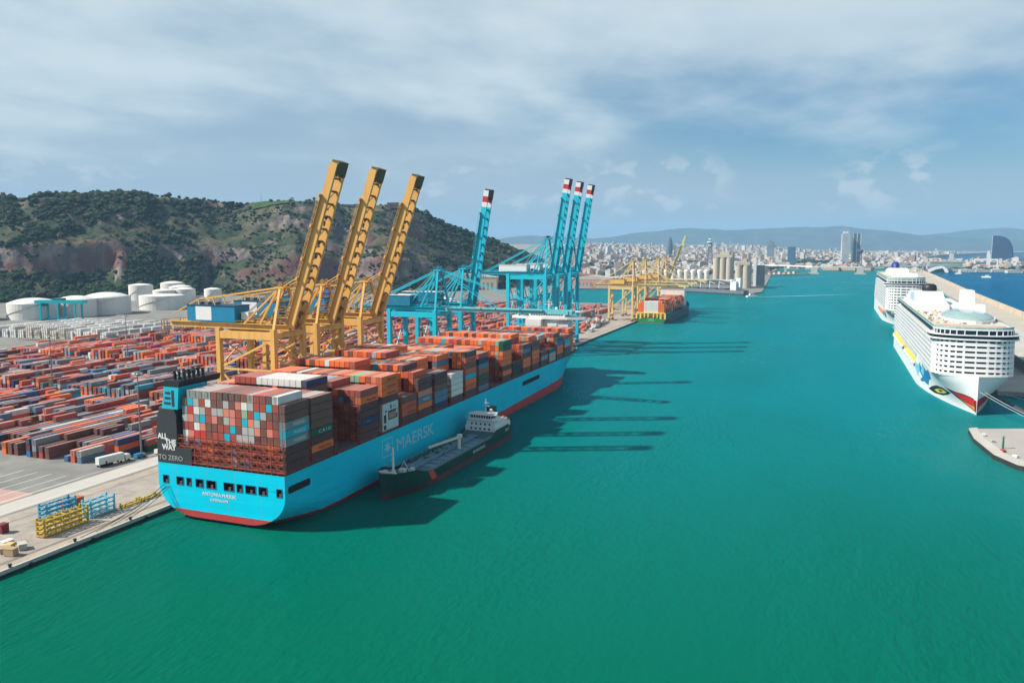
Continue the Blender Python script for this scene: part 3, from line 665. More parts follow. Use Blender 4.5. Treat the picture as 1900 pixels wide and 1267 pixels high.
    for k in range(P.get('clutter', 26)):
        cx_ = r2.uniform(-g*.55, 2.5); cy_ = r2.uniform(-gw + .6, gw - .6); cz_ = gz + r2.uniform(.3, 4.6)
        cl.cbox((cx_, cy_, cz_), (r2.uniform(.6, 3), r2.uniform(.5, 1.8), r2.uniform(.4, 2)))
    for k in range(6):
        z = gz + 1 + k*(za - gz - 5)/6
        cl.box(-3.6, .6, -2, 2, z, z + .14); cl.beam((-3.6, -2, z + 1.1), (.6, -2, z + 1.1), .1); cl.beam((-3.6, -2, z), (-.2, 2, z + (za-gz-5)/6), .3)
    cl.build('machinery', m1, t)['kind'] = 'stuff'
    # A-frame
    af = MB()
    for sy in (-1, 1):
        af.beam((0, sy*h, zp + .2), (-1.6, sy*2.6, za), 1.1); af.beam((-g*.42, sy*(gw), gz + 2.6), (-2.4, sy*2.2, za), .9)
        af.beam((-.8, sy*(h+2.6)/2, (zp+za)/2), (-.8 , 0, (zp+za)/2), .5)
    af.box(-4.4, .8, -3.6, 3.6, za - .6, za + .1); af.build('frame_tower', m0, t)
    ah = MB()
    for sy in (-1, 1): ah.tube((-1.8, sy*1.9 - .5, za + 1.2), (-1.8, sy*1.9 + .5, za + 1.2), 1.2, n=12)
    for sx_ in (-4.3, .7):
        for sy in (-1, 1): ah.beam((sx_, sy*3.5, za), (sx_, sy*3.5, za + 1.5), .14)
    for z in (za + .8, za + 1.5):
        for sy in (-1, 1): ah.beam((-4.3, sy*3.5, z), (.7, sy*3.5, z), .1)
        ah.beam((-4.3, -3.5, z), (-4.3, 3.5, z), .1)
    ah.build('sheave_platform', P.get('head', m1), t)
    for sy in (-1, 1):
        bs_ = MB(); bs_.beam((-2.2, sy*2.4, za - .3), (-g*.72, sy*gw, gz + 2.5), .75); bs_.build('backstay', m0, t)
        if P.get('post', False):
            px_ = gx0 + 11; pz = gz + 13
            up = MB(); up.beam((-2.2, sy*2.4, za), (px_ + 6, sy*gw, pz), .5); up.beam((px_ + 6, sy*gw, pz), (gx0 + 2, sy*gw, gz + 6), .5); up.beam((px_ + 6, sy*gw, pz), (px_ + 7, sy*gw, gz + 2.6), .5)
            up.beam((px_ + 14, sy*gw, pz + 1.2), (px_ + 18, sy*gw, gz + 2.6), .45)
            up.build('upper_stay', m0, t)
        else:
            up = MB(); up.beam((-2.2, sy*2.4, za), (gx0 + 4, sy*gw, gz + 2.6), .55); up.build('upper_stay', m0, t)
    # machinery house
    hx0, hx1, hw, hh = P['house']; hm, hside = P['housemat']
    ho = MB(); ho.box(hx0, hx1, -hw, hw, gz + 3.0, gz + 3.0 + hh, 0)
    ho.box(hx0 - .3, hx1 + .3, -hw - .3, hw + .3, gz + 3.0 + hh, gz + 3.3 + hh, 1); ho.build('machinery_house', [hm, hside], t)
    hd = MB()
    for k in range(3): hd.box(hx0 + 2.5 + k*4.5, hx0 + 4.6 + k*4.5, -1.6, 1.6, gz + 3.3 + hh, gz + 4.5 + hh)
    hd.build('roof_vent', steel, t)['kind'] = 'stuff'
    if P.get('sign'):
        sg = MB(); sg.box(hx0 + 5, hx0 + 14, -hw - .12, -hw, gz + 3.6, gz + 2.6 + hh); sg.build('sign_panel', clean_white, t)
        sw = MB(); sw.box(hx1 + 1, hx1 + 5, -2, 2, gz + 4, gz + 7.5); sw.build('electrical_room', clean_white, t)
    cbx = P.get('cabx', -9)
    ca = MB(); ca.box(cbx - 1.5, cbx + 1.5, -1.5, 1.5, gz - 3.4, gz - .6, 0); ca.box(cbx + 1.5, cbx + 1.56, -1.3, 1.3, gz - 3.0, gz - 1.2, 1); ca.build('operator_cabin', [white, glass], t)
    st = MB()
    for k in range(10):
        z0 = 4 + k*(zp-8)/10; z1 = 4 + (k+1)*(zp-8)/10; a_, b_ = (h + 1.7, h + 4.2) if k % 2 == 0 else (h + 4.2, h + 1.7)
        st.beam((-g, a_, z0), (-g, b_, z1), .9, .14); st.box(-g - .6, -g + .6, h + 1.2, h + 4.6, z1 - .06, z1 + .06)
    st.build('stairway', m1, t)
    # boom: a child that carries its own girders, ties, walkway and tip
    bl = P['boom']; bmb = MB(); bw = gw
    tip = P.get('tipcol')
    sections = [(0, bl, 0)] if not tip else [(0, bl*.86, 0), (bl*.86, bl*.9, 1), (bl*.9, bl*.95, 2), (bl*.95, bl, 1)]
    for sy in (-1, 1):
        for a_, b_, mi in sections: bmb.box(a_, b_, sy*bw - .62, sy*bw + .62, -P['bd']/2, P['bd']/2, mi)
    boom = bmb.build('boom', [P['boommat'], tip[0], tip[1]] if tip else [P['boommat']], t)
    boom.location = (3.6, 0, gz + 1.4); boom.rotation_euler.y = -R(P['tilt'])
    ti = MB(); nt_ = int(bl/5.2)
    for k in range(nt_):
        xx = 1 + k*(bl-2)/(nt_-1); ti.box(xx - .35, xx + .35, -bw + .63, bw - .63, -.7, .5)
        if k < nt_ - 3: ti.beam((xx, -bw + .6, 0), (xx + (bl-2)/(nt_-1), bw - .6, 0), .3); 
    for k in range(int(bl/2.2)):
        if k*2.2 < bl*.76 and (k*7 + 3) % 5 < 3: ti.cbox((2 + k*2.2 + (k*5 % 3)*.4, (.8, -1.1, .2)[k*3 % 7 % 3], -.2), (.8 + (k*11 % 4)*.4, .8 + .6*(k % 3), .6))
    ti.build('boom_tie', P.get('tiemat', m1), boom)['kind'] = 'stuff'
    wk = MB(); wk.box(1, bl*.8, -bw - 1.6, -bw - .64, P['bd']/2 - .3, P['bd']/2 - .15)
    for k in range(int(bl*.8/3)): wk.beam((1.5 + k*3, -bw - 1.55, P['bd']/2 - .15), (1.5 + k*3, -bw - 1.55, P['bd']/2 + 1.0), .1)
    for z in (.45, 1.0): wk.beam((1, -bw - 1.55, P['bd']/2 + z), (bl*.8, -bw - 1.55, P['bd']/2 + z), .1)
    for fx in (.3, .42, .62, .8): wk.box(bl*fx - .7, bl*fx + .7, -bw - 2.6, -bw - .64, P['bd']/2 - .3, P['bd']/2 + .5)
    wk.build('boom_walkway', P['boommat'], boom)
    tp_ = MB(); tp_.box(bl - P['tipl'], bl + 1.0, -bw + .2, bw + .5, -P['bd']/2 - .3, P['bd']/2 - .3) if P['tipl'] > 0 else tp_.box(bl, bl + 2.2, -bw - .2, bw + .2, -P['bd']/2, P['bd']/2)
    tp_.box(bl - P['tipl'] - 1.0, bl - P['tipl'] - .1, bw - 1.2, bw + .9, -1.8, 1.4); tp_.box(bl - P['tipl'] - 1.0, bl - P['tipl'] - .1, -bw + .5, -bw + 2, -1.8, 1.2)
    tp_.build('boom_tip', P['tipmat'], boom)
    # forestays
    fs = MB(); A = Vector((-1.2, 0, za)); ca_, sa_ = math.cos(R(P['tilt'])), math.sin(R(P['tilt']))
    if P['tilt'] < 20:
        for f_ in (.42, .86):
            for sy in (-1, 1):
                fs.beam((A.x, sy*2, za), (3.6 + bl*f_*ca_, sy*bw, gz + 1.4 + bl*f_*sa_ + P['bd']/2), .42)
    else:
        for sy in (-1, 1):
            q_ = Vector((3.6 + bl*.62*ca_ - P['bd']/2*sa_, sy*bw, gz + 1.4 + bl*.62*sa_ + P['bd']/2*ca_))
            md = A.lerp(q_, .5) + Vector((1.5, sy*1, -8)); fs.beam((A.x, sy*2, za), md, .34); fs.beam(md, q_, .34)
    fs.build('forestay', m0, t)
    return t
hb_blue = mat('house_blue', (20, 130, 172), .5, .06); hb_dk = mat('house_navy', (14, 62, 92), .5, .1)
YP = dict(tiemat=mat('boom_shade_brown', (112, 84, 52), .65, .2, .4, dirt=(60, 46, 32), dirt_amt=.5), gw=3.5, paint=yel, gear=yel2, gauge=29.5, half=10.5, zp=55.5, apex=75.0, tie=38.5, back=34, boom=75, bd=3.6, tilt=70.5, tipl=4.6, tipmat=olive, boommat=mat('boom_tan', (234, 178, 96), .5, .08, .12, streak=1, dirt=(176, 124, 66), dirt_amt=.4),  # boom ties and clutter browned to paint in the shade between the girders
          house=(-52, -25, 5.2, 7.2), housemat=(hb_blue, hb_dk), sign=True, post=True, lw=2.1)
yc = [('nearest the ship stern', 85.5), ('second from the stern', 117.5), ('third from the stern, beside the turquoise cranes', 156.5)]
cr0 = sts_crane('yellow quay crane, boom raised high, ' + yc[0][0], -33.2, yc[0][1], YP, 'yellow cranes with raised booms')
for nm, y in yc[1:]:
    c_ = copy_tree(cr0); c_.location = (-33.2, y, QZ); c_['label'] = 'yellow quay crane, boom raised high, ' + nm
BP = dict(paint=blu, gear=blu2, gauge=32, half=10.5, zp=52.5, apex=78.5, tie=0, back=26, boom=80, bd=3.4, tilt=0, tipl=0, tipmat=palecy, boommat=palecy, tiemat=blu2, house=(-46, -20, 5.5, 6.5), housemat=(blu2, clean_white), lw=2.4, clutter=16, gw=3.6)
sts_crane('turquoise quay crane with boom lowered over the ship and stays down', -33.2, 243, dict(BP, bd=2.3, gw=3.2), 'turquoise cranes')
sts_crane('single turquoise quay crane with steep raised boom and white tip', -33.2, 281, dict(BP, tilt=80.5, boom=76, bd=3.4, tipl=4.5, tipmat=mat('tip_dark_red', (70, 40, 46), .6, .2), boommat=blu, tipcol=(clean_white, redp)), 'turquoise cranes')
BP2 = dict(BP, zp=68, apex=100, half=13, gauge=34, boom=81, bd=4.4, tilt=81, back=30, lw=2.8, house=(-46, -20, 5, 5.5), housemat=(clean_white, clean_white), boommat=blu, tipcol=(clean_white, redp), tipl=4, tipmat=mat('tip_dark_red', (70, 40, 46)), gw=4.0, clutter=34, head=mat('tip_dark_red', (70, 40, 46)), tie=26)
b0 = sts_crane('tall turquoise quay crane with raised red tipped boom, nearest of the far three', -33.2, 458, BP2, 'far turquoise cranes with raised booms')
for nm, y in (('middle of the far three', 493), ('farthest of the far three', 531)):
    c_ = copy_tree(b0); c_.location = (-33.2, y, QZ); c_['label'] = 'tall turquoise quay crane with raised red tipped boom, ' + nm
CP = dict(YP, gw=2.6, bd=2.4, paint=mat('crane_faded_yellow', (232, 200, 140), .5, .06, .1, streak=1), boommat=cream, zp=43, apex=76, tie=12.5, back=22, boom=62, tilt=0, tipl=0, tipmat=cream, half=9, house=(-30, -12, 4.5, 6), housemat=(yel, yel2), sign=False, post=False, lw=2.2, low=False, gauge=30)
f0 = sts_crane('faded yellow quay crane, boom lowered, beside the green ship stern', -31.5, 792, CP, 'faded yellow cranes over the green ship')
for nm, y in (('faded yellow quay crane, boom lowered over the middle of the green ship', 868), ('faded yellow quay crane, boom lowered over the bow of the green ship', 960)):
    c_ = copy_tree(f0); c_.location = (-31.5, y, QZ); c_['label'] = nm
sts_crane('faded yellow quay crane with boom raised, behind the green ship', -31.5, 1020, dict(CP, tilt=70, boom=66), 'faded yellow cranes over the green ship')
# ------------------------------------------------------------------ other vessels
def loft(Ys, hb, zt, levels, split, mats, name, parent, flip=1, cap=True):
    """levels: function Y -> list of z (top first); hb(Y, z) half breadth; split: ring index from which material 1 applies"""
    mb = MB(); rings = [[(hb(Y, z), Y*flip, z) for z in levels(Y)] for Y in Ys]; n = len(rings[0])
    for sgn in (1, -1):
        b = len(mb.v)
        for rg in rings: mb.v += [(sgn*x, y, z) for x, y, z in rg]
        for i in range(len(rings)-1):
            for k in range(n-1):
                q = (b+i*n+k, b+(i+1)*n+k, b+(i+1)*n+k+1, b+i*n+k+1)
                mb.f.append(q if sgn*flip > 0 else q[::-1]); mb.m.append(next((j for j in range(len(split), 0, -1) if k >= split[j-1]), 0))
    for e in ((0, -1) if cap else ()):
        rg = rings[e]; b = len(mb.v); mb.v += [(x, y, z) for x, y, z in rg] + [(-x, y, z) for x, y, z in rg]
        for k in range(n-1): mb.f.append((b+k, b+n+k, b+n+k+1, b+k+1)); mb.m.append(next((j for j in range(len(split), 0, -1) if k >= split[j-1]), 0))
    o = mb.build(name, mats, parent)
    return o, rings
def deckfill(rings, z_off, name, m, parent):
    mb = MB()
    for a_, b_ in zip(rings, rings[1:]):
        a_, b_ = a_[0], b_[0]
        mb.add([(-a_[0]+.06, a_[1], a_[2]+z_off), (a_[0]-.06, a_[1], a_[2]+z_off), (b_[0]-.06, b_[1], b_[2]+z_off), (-b_[0]+.06, b_[1], b_[2]+z_off)], [(0, 1, 2, 3)])
    return mb.build(name, m, parent)

# bunker tanker alongside, bow towards the stern of the big ship (local Y runs from bow to stern)
green = mat('dark_green_hull', (16, 58, 46), .45, .1, .1, streak=1); brownr = mat('faded_red_bottom', (98, 54, 54), .6, .15, .2, streak=1)
tk = thing('bunker_tanker', 'small dark green bunker tanker with white wheelhouse lying alongside the big blue ship', 'tanker', (38.6, 41.5, 0), R(-1.0))
def t_hb(Y, z):
    b = 8.2
    if Y < 26: b *= max(0, 1 - (1 - Y/26)**(2.0 + .12*max(0, z)))
    if z < 1 and Y < 34: b *= .6 + .4*min(1, Y/30)
    if Y > 100: b *= 1 - .22*((Y-100)/15)**2
    return max(b, .02)
def t_zt(Y): return 10.2 if Y < 3 else 9.6 - 3.6*sm(10, 26, Y) if Y < 84 else 6.0 + 2.6*sm(84, 90, Y)
tY = [0, 1, 2.5, 5, 8, 12, 16, 20, 26, 34, 50, 70, 82, 86, 90, 100, 106, 111, 115.5]
o_, rg = loft(tY, t_hb, t_zt, lambda Y: [t_zt(Y), t_zt(Y)-1, 4, 3, 2.4, 0, -1.5], (4,), [green, brownr], 'hull', tk)
deckfill(rg, -.95, 'deck', mat('green_grey_deck', (74, 108, 112), .75, .2, .3), tk)
sp_ = MB()
for i in range(6):
    y0 = 23.2 + i*.55; z1 = t_zt(y0) - .05 - i*0; 
sp_.add([(t_hb(22, 6.4)+.06, 22, t_zt(22)-.05), (t_hb(26.5, 6)+.06, 26.5, t_zt(26.5)-.05), (t_hb(29, 2.5)+.1, 29.5, 2.5), (t_hb(25, 2.5)+.1, 25, 2.5)], [(0, 1, 2, 3)])
sp_.build('diagonal_stripe', mat('orange_red_stripe', (222, 76, 46), .5, .05), tk)
tanks = MB()
tanks.box(-6.2, 6.2, 27, 80, 5.0, 6.3)
for k in range(9): tanks.box(-6.3, 6.3, 28 + k*6, 28.35 + k*6, 6.3, 6.75)
for x in (-2, -1.2, -.4, .4, 1.2, 2.0): tanks.tube((x, 22, 7.5), (x, 82, 7.5), .2, n=6)
tanks.box(-1.6, 1.6, 24, 82, 6.5, 6.9); 
tanks.build('cargo_tank_top', mat('tank_deck_blue_grey', (112, 150, 166), .7, .15, .3), tk)
gear = MB(); r3 = random.Random(3)
for k in range(40): gear.cbox((r3.uniform(-5.6, 2), r3.uniform(28, 82), r3.uniform(6.6, 7.6)), (r3.uniform(.4, 1.6), r3.uniform(.4, 2.4), r3.uniform(.4, 1.3)))
for k in range(12): gear.tube((-5.4, 28 + k*4, 6.3), (-5.4, 28 + k*4, 8.3), .1, n=5)
gear.beam((-5.4, 28, 8.3), (-5.4, 72, 8.3), .12); gear.beam((-3.4, 30, 8.0), (-3.4, 78, 8.0), .5, .3)
gear.build('deck_pipework', mat('pipe_green', (60, 92, 80), .6, .2, .5), tk)['kind'] = 'stuff'
rlw = MB()
for sx in (-1, 1):
    for k in range(36):
        y = 14 + k*2; x = sx*(t_hb(y, 6) - .2); z = t_zt(y)
        rlw.beam((x, y, z), (x, y, z + 1.1), .09)
        if k: 
            for dz in (.55, 1.1): rlw.beam((sx*(t_hb(y-2, 6)-.2), y-2, t_zt(y-2)+dz), (x, y, z+dz), .07)
rlw.build('railing', mat('pale_railing', (170, 190, 192), .5, .05), tk)
ck = MB(); ck.tube((3.4, 60, 6), (3.4, 60, 12), .8, .6); ck.beam((3.4, 60, 11.6), (-2.2, 42, 10.6), .9, .8); ck.cbox((3.4, 60.4, 12), (1.8, 2, 1.4)); ck.build('deck_crane', mat('cream_crane_paint', (222, 220, 206), .5, .08), tk)
fm = MB(); fm.tube((0, 9, 8.6), (0, 9, 18.2), .55, .35); fm.cbox((0, 8.6, 13.6), (1.2, .8, .3)); fm.cbox((0, 8.6, 16), (1.0, .8, .3)); fm.tube((0, 9, 8.6), (0, 9, 9.6), .9); fm.build('foremast', clean_white, tk)
wn = MB(); wn.tube((-3.6, 5, 9.6), (3.6, 5, 9.6), .6); wn.cbox((-2, 6.5, 9.4), (1.6, 1.4, 1.2)); wn.cbox((2.4, 12, 9), (2.4, 2, 1.6)); wn.beam((4, 14, 8.6), (2, 14, 12), .2); wn.beam((0, 14, 8.6), (2, 14, 12), .2); wn.cbox((4.2, 16, 8.6), (1.4, 2.4, 1.2)); wn.build('anchor_windlass', white, tk)
hs = MB(); hs.box(-7.8, 7.8, 90, 109, 7.6, 9.8); hs.box(-7.4, 7.4, 90.6, 106, 9.8, 11.8); hs.box(-6.8, 6.8, 91, 103, 11.8, 12.6); hs.build('superstructure', clean_white, tk)
wh = MB(); wh.prism([(-8.2, 92), (-6, 90.2), (6, 90.2), (8.2, 92), (8.2, 94.5), (6, 95), (6, 99), (-6, 99), (-6, 95), (-8.2, 94.5)], 12.6, 13.7); wh.prism([(-7.4, 92.2), (-5.6, 90.8), (5.6, 90.8), (7.4, 92.2), (5.6, 98.5), (-5.6, 98.5)], 15.0, 15.4)
for i in range(9): wh.box(-5.4 + i*1.3, -5.18 + i*1.3, 90.85, 91.1, 13.7, 15.0)
wh.box(-5.5, 5.5, 96, 98.4, 13.7, 15.0); wh.build('wheelhouse', clean_white, tk)
wg = MB(); wg.box(-5.4, 5.4, 91.0, 96, 13.72, 14.98)
for j, z in enumerate((8.3, 10.4)):
    for i in range(5): wg.box(-5 + i*2.3, -4.1 + i*2.3, (89.95, 90.55, 90.95)[j], (89.99, 90.59, 90.99)[j], z, z + .9)
wg.build('window', glass, tk)['kind'] = 'stuff'
mm = MB(); mm.tube((0, 97, 15.4), (0, 97, 22), .2, .1); mm.beam((-2, 97, 18.4), (2, 97, 18.4), .15); mm.beam((-1.4, 97, 20), (1.4, 97, 20), .15); mm.lathe((3.6, 95, 16.7), [(0, -1), (.8, -.7), (1, .1), (.6, .8), (.02, 1)], 10); mm.build('radar_mast', clean_white, tk)
fn = MB(); fn.prism([(-1.8, 101), (1.8, 101), (1.8, 106), (-1.8, 106)], 11.8, 17.0); fn.build('funnel', mat('funnel_green', (24, 70, 56), .5, .1), tk)
lbt = MB(); lbt.beam((5.6, 104, 12), (5.6, 111, 9.2), 1.9, 1.6); lbt.build('free_fall_lifeboat', mat('lifeboat_orange', (230, 96, 46), .5, .1), tk)
text('BUNKERING', 'lettering', clean_white, tk, 2.0, (8.28, 64, 3.6), (R(90), 0, R(90)), sx=1.2)
text('HERCULES', 'lettering', clean_white, tk, 1.7, (8.1, 97.5, 5.6), (R(90), 0, R(90)), sx=1.1)
fe = MB()
for k in range(5): fe.tube((-9.9, 24 + k*16, 1.4), (-9.9, 29 + k*16, 1.4), 1.35, n=10)
for k in range(5): pass
tag(fe.build('side_fender', black, tk), kind=None)

# cruise ships, bow towards the camera (local Y from bow to stern)
deckw = mat('cruise_white', (236, 238, 240), .4, .03, .1); sund = mat('teak_sun_deck', (206, 196, 176), .8, .1, .4); glz = mat('cruise_glass', (24, 38, 50), .35, .3, .12, spec=.25); paleg = mat('pale_green_glass', (150, 176, 172), .2, .15, .2, spec=.6)
def cruise(label, x, y, Lc, hb0, zh, ztop, wingz, front, rot=0, rec=0):
    t = thing('cruise_ship', label, 'cruise ship', (x, y, 0), rot)
    def zt(Y): return zh + (2.0*(1 - Y/40)**2 if Y < 40 else 0) - ((zh - 10.6)*sm(116, 122, Y)*(1 - sm(Lc - 14, Lc - 10, Y)) if rec else 0)
    def hb(Y, z):
        k = max(0, min(1, z/zh))
        yw = 112; tw = 1 - (1 - min(1, max(0, Y-3*(1-k))/yw))**1.75
        tt = 1 - (1 - min(1, max(0, Y)/34))**2.6
        b = hb0*(tw + (tt - tw)*k**1.5)
        if Y > Lc - 30: b *= 1 - .3*((Y - Lc + 30)/30)**2
        return max(.02, b)
    Ys_ = [0, 1, 2.5, 5, 8, 12, 17, 23, 30, 38, 48, 60, 75, 95, 110, 116, 118, 120, 122, 150, 220, Lc - 30, Lc - 14, Lc - 10, Lc]
    o, rg = loft(Ys_, hb, zt, lambda Y: [zt(Y), zt(Y)-2.5] + [zt(Y)*f for f in (.75, .6, .45, .3, .18, .08)] + [0, -2], (), [deckw], 'hull', t, cap=True)
    for p in o.data.polygons: p.use_smooth = True
    deckfill(rg, -.9, 'foredeck', sund, t)
    def outline(o_in, fr, aft, bulge=0, nseg=16):
        h_ = hb0 + bulge - o_in; pts = []
        for i in range(nseg + 1):
            a = -math.pi/2 + math.pi*i/nseg   # from -x round the front to +x
            sx_ = math.sin(a); pts.append((h_*math.copysign(abs(sx_)**.75, sx_), fr + o_in + 15*(1 - abs(math.cos(a))**.8)))
        return pts + [(h_, aft - o_in), (-h_, aft - o_in)]
    dh = (wingz - zh)/front['n']
    for i in range(front['n']):
        z = zh + .15 + i*dh; fr = front['y'] + i*.35
        mb = MB(); mb.prism(outline(0, fr, Lc - 12 - i*3), z + dh - .28, z + dh); 
        # solid parapet ring
        po = outline(0, fr, Lc - 12 - i*3); pi_ = outline(.25, fr, Lc - 12 - i*3); nn = len(po)
        for k in range(nn):
            k2 = (k+1) % nn; a, b, c, d = po[k], po[k2], pi_[k2], pi_[k]; ph_ = 1.5 if k < 16 else .95
            mb.add([(a[0],a[1],z),(b[0],b[1],z),(c[0],c[1],z),(d[0],d[1],z),(a[0],a[1],z+ph_),(b[0],b[1],z+ph_),(c[0],c[1],z+ph_),(d[0],d[1],z+ph_)], [(0,1,5,4),(4,5,6,7),(2,3,7,6),(3,2,1,0)])
        dko = mb.build('deck', deckw, t)
        g = MB(); g.prism(outline(.9 if i < front['n'] else .5, fr, Lc - 12 - i*3), z + .02, z + dh - .3); g.build('window_band', glz, dko)
        dv = MB()
        pf = outline(-.02, fr, 0)[:17]
        for k in range(17):
            a = pf[k]; q = outline(.95, fr, 0)[k]
            dv.beam((a[0]*.985, a[1] + .15, z + .1 + dh/2), (q[0], q[1], z + .1 + dh/2), 1.25 if k not in (6, 8, 10) else .8, dh - .4)
        yv = fr + 20
        while yv < Lc - 14 - i*3:
            for sgn in (-1, 1): dv.box(sgn*(hb0 - .12) - .1, sgn*(hb0 - .12) + .1 , yv, yv + .3, z + .96, z + dh - .28); dv.box(min(sgn*(hb0-.1), sgn*(hb0-.95)), max(sgn*(hb0-.1), sgn*(hb0-.95)), yv, yv + .18, z, z + dh - .28)
            yv += 3.6
        dv.build('balcony_divider', deckw, dko)['kind'] = 'stuff'
    # bridge with wings and glazed top decks
    z = wingz + .2; fr = front['y'] + front['n']*.35 - 1
    mb = MB(); mb.prism(outline(0, fr, fr + 26, 2.4), z, z + .9); mb.prism(outline(0, fr - .6, fr + 26, 2.6), z + 2.6, z + 3.1); bro = mb.build('bridge', deckw, t)
    MB().prism(outline(.3, fr, fr + 25, 2.3), z + .92, z + 2.58).build('bridge_glass', glz, bro)
    z += 3.1
    nt2 = int((ztop - z)/2.9)
    for i in range(max(1, nt2)):
        mb = MB(); mb.prism(outline(.2, fr + 1 + i*1.5, Lc - 40 - i*8), z + i*2.9 + 2.5, z + i*2.9 + 2.9)
        for k, (a, b) in enumerate(outline(.45, fr + 1 + i*1.5, 0)[:17]): mb.box(a - .25, a + .25, b - .15, b + .35, z + i*2.9 + .01, z + i*2.9 + 2.5)
        d_ = mb.build('deck', deckw, t)
        g = MB(); g.prism(outline(.7, fr + 1 + i*1.5, Lc - 41 - i*8), z + i*2.9 + .02, z + i*2.9 + 2.48); g.build('window_band', glz if i % 2 == 0 else paleg, d_)
    zt_ = z + max(1, nt2)*2.9
    sd = MB(); sd.prism(outline(1.2, fr + 6, Lc - 52), zt_ + .02, zt_ + .12); sd.build('sun_deck', sund, t)
    par = MB(); po = outline(.2, fr + 4, Lc - 48); nn = len(po)
    for k in range(nn):
        a, b = po[k], po[(k+1) % nn]; par.beam((a[0], a[1], zt_ + .75), (b[0], b[1], zt_ + .75), .12, 1.4)
    par.build('glass_windbreak', paleg, t)
    return t, zt_, hb, fr
AX, AY = 273.5, 297.5
aida, ztop, a_hb, afr = cruise('white cruise ship nearest the camera, with painted red lips on its bow', AX, AY, 366, 21.3, 20.0, 49.6, 40.6, dict(n=7, y=13), R(-.6), 1)
# painted lips and eye on the bow: thin sheets that follow the plating
def decal(t, hbf, pts, sgn, off, name, m, u0=None):
    mb = MB(); P3 = []
    for (Y, z) in pts: P3.append((sgn*(hbf(Y, z) + off), Y - off*.6, z))
    c_ = (sum(p[0] for p in P3)/len(P3), sum(p[1] for p in P3)/len(P3), sum(p[2] for p in P3)/len(P3)); cy, cz = sum(p[0] for p in pts)/len(pts), sum(p[1] for p in pts)/len(pts)
    # concentric rings keep the sheet on the curved plating
    n_ = len(pts); rgs = []
    for f in (1, .75, .5, .25):
        rgs.append([(cy + (Y-cy)*f, cz + (z-cz)*f) for Y, z in pts])
    vs = [(sgn*(hbf(Y, z) + off), Y - off*.6, z) for rg_ in rgs for Y, z in rg_] + [(sgn*(hbf(cy, cz) + off), cy - off*.6, cz)]
    fs = []
    for r_ in range(3): fs += [(r_*n_ + i, r_*n_ + (i+1) % n_, (r_+1)*n_ + (i+1) % n_, (r_+1)*n_ + i) for i in range(n_)]
    fs += [(3*n_ + i, 3*n_ + (i+1) % n_, 4*n_) for i in range(n_)]
    mb.add(vs, fs); return mb.build(name, m, t)
def dense(pts, k=4):
    out = []
    for a, b in zip(pts, pts[1:] + pts[:1]):
        for i in range(k): out.append((a[0] + (b[0]-a[0])*i/k, a[1] + (b[1]-a[1])*i/k))
    return out
lipr = mat('lip_red', (214, 30, 38), .4, .05); lipo = mat('lip_orange', (242, 128, 40), .4, .05); ink = mat('emblem_black', (20, 20, 24), .5, .05); eyeb = mat('emblem_blue', (26, 128, 186), .45, .08); eyey = mat('emblem_yellow', (234, 214, 60), .45, .05); eyel = mat('emblem_light_blue', (120, 200, 226), .45, .05)
for sg in (-1, 1):
    decal(aida, a_hb, dense([(.3, 8.0), (4, 9.6), (9, 10.4), (16, 10.4), (28, 11.2), (19, 6.8), (9, 3.2), (.8, .7)]), sg, .05, 'lips_outline', ink)
    decal(aida, a_hb, dense([(.3, 7.5), (4, 9.1), (9, 9.9), (16, 9.8), (21, 9.4), (12, 6.4), (6, 5.4), (.4, 4.8)]), sg, .1, 'upper_lip', lipr)
    decal(aida, a_hb, dense([(.4, 4.4), (6, 4.9), (12, 5.9), (17.5, 7.4), (9, 3.9), (.9, 1.3)]), sg, .1, 'lower_lip', lipo)
    for i, (pts, m_, of) in enumerate((([(56, 17), (62, 13.5), (72, 15.5), (80, 18), (84, 13), (96, 16.5), (104, 13), (118, 13.5), (108, 9.5), (98, 7), (90, 4.5), (80, 6), (70, 5), (66, 9), (58, 11)], eyeb, .05), ([(96, 15.5), (112, 12.8), (122, 14.5), (128, 12), (114, 9), (104, 6.5), (94, 8.5)], eyel, .08), ([(24, 8.2), (34, 9.4), (48, 8.6), (60, 6.2), (70, 3.0), (58, 2.2), (42, 3.6), (32, 5.8)], ink, .11), ([(31, 7.3), (38, 7.8), (48, 6.6), (57, 4.4), (50, 3.8), (38, 5.4)], eyey, .15), ([(38, 6.6), (43, 6.8), (49, 5.6), (45, 5.1)], ink, .18), ([(74, 16), (82, 16.6), (90, 11.4), (80, 9.4)], eyel, .12), ([(84, 8.4), (94, 10.6), (100, 8.2), (92, 5.4)], clean_white, .13))):
        decal(aida, a_hb, dense(pts, 3), sg, of, 'eye_emblem', m_)
lb = MB()
def lifeboat_mesh():
    m_ = MB(); pr = [(-1.9, .9), (-1.5, 0), (1.5, 0), (1.9, .9), (1.7, 2.4), (.9, 3.1), (-.9, 3.1), (-1.7, 2.4)]
    secs = [(-6.6, .3), (-5.6, .75), (-3.5, 1), (3.5, 1), (5.6, .75), (6.6, .3)]
    for y_, f in secs: m_.v += [(x*f*1.35, y_*1.35, 1.5 + (z - 1.5)*f*1.3) for x, z in pr]
    for i in range(5):
        for k in range(8): m_.f.append((i*8+k, i*8+(k+1) % 8, (i+1)*8+(k+1) % 8, (i+1)*8+k)); m_.m.append(0 if k in (3, 4, 5, 6) else 1)
    m_.f += [tuple(range(7, -1, -1)), tuple(range(40, 48))]; m_.m += [0, 0]
    return m_
lbm = lifeboat_mesh(); yl = mat('lifeboat_yellow', (246, 214, 70), .45, .06)
b_ = lbm.build('lifeboat', [yl, clean_white]); lmesh = b_.data; bpy.data.objects.remove(b_)
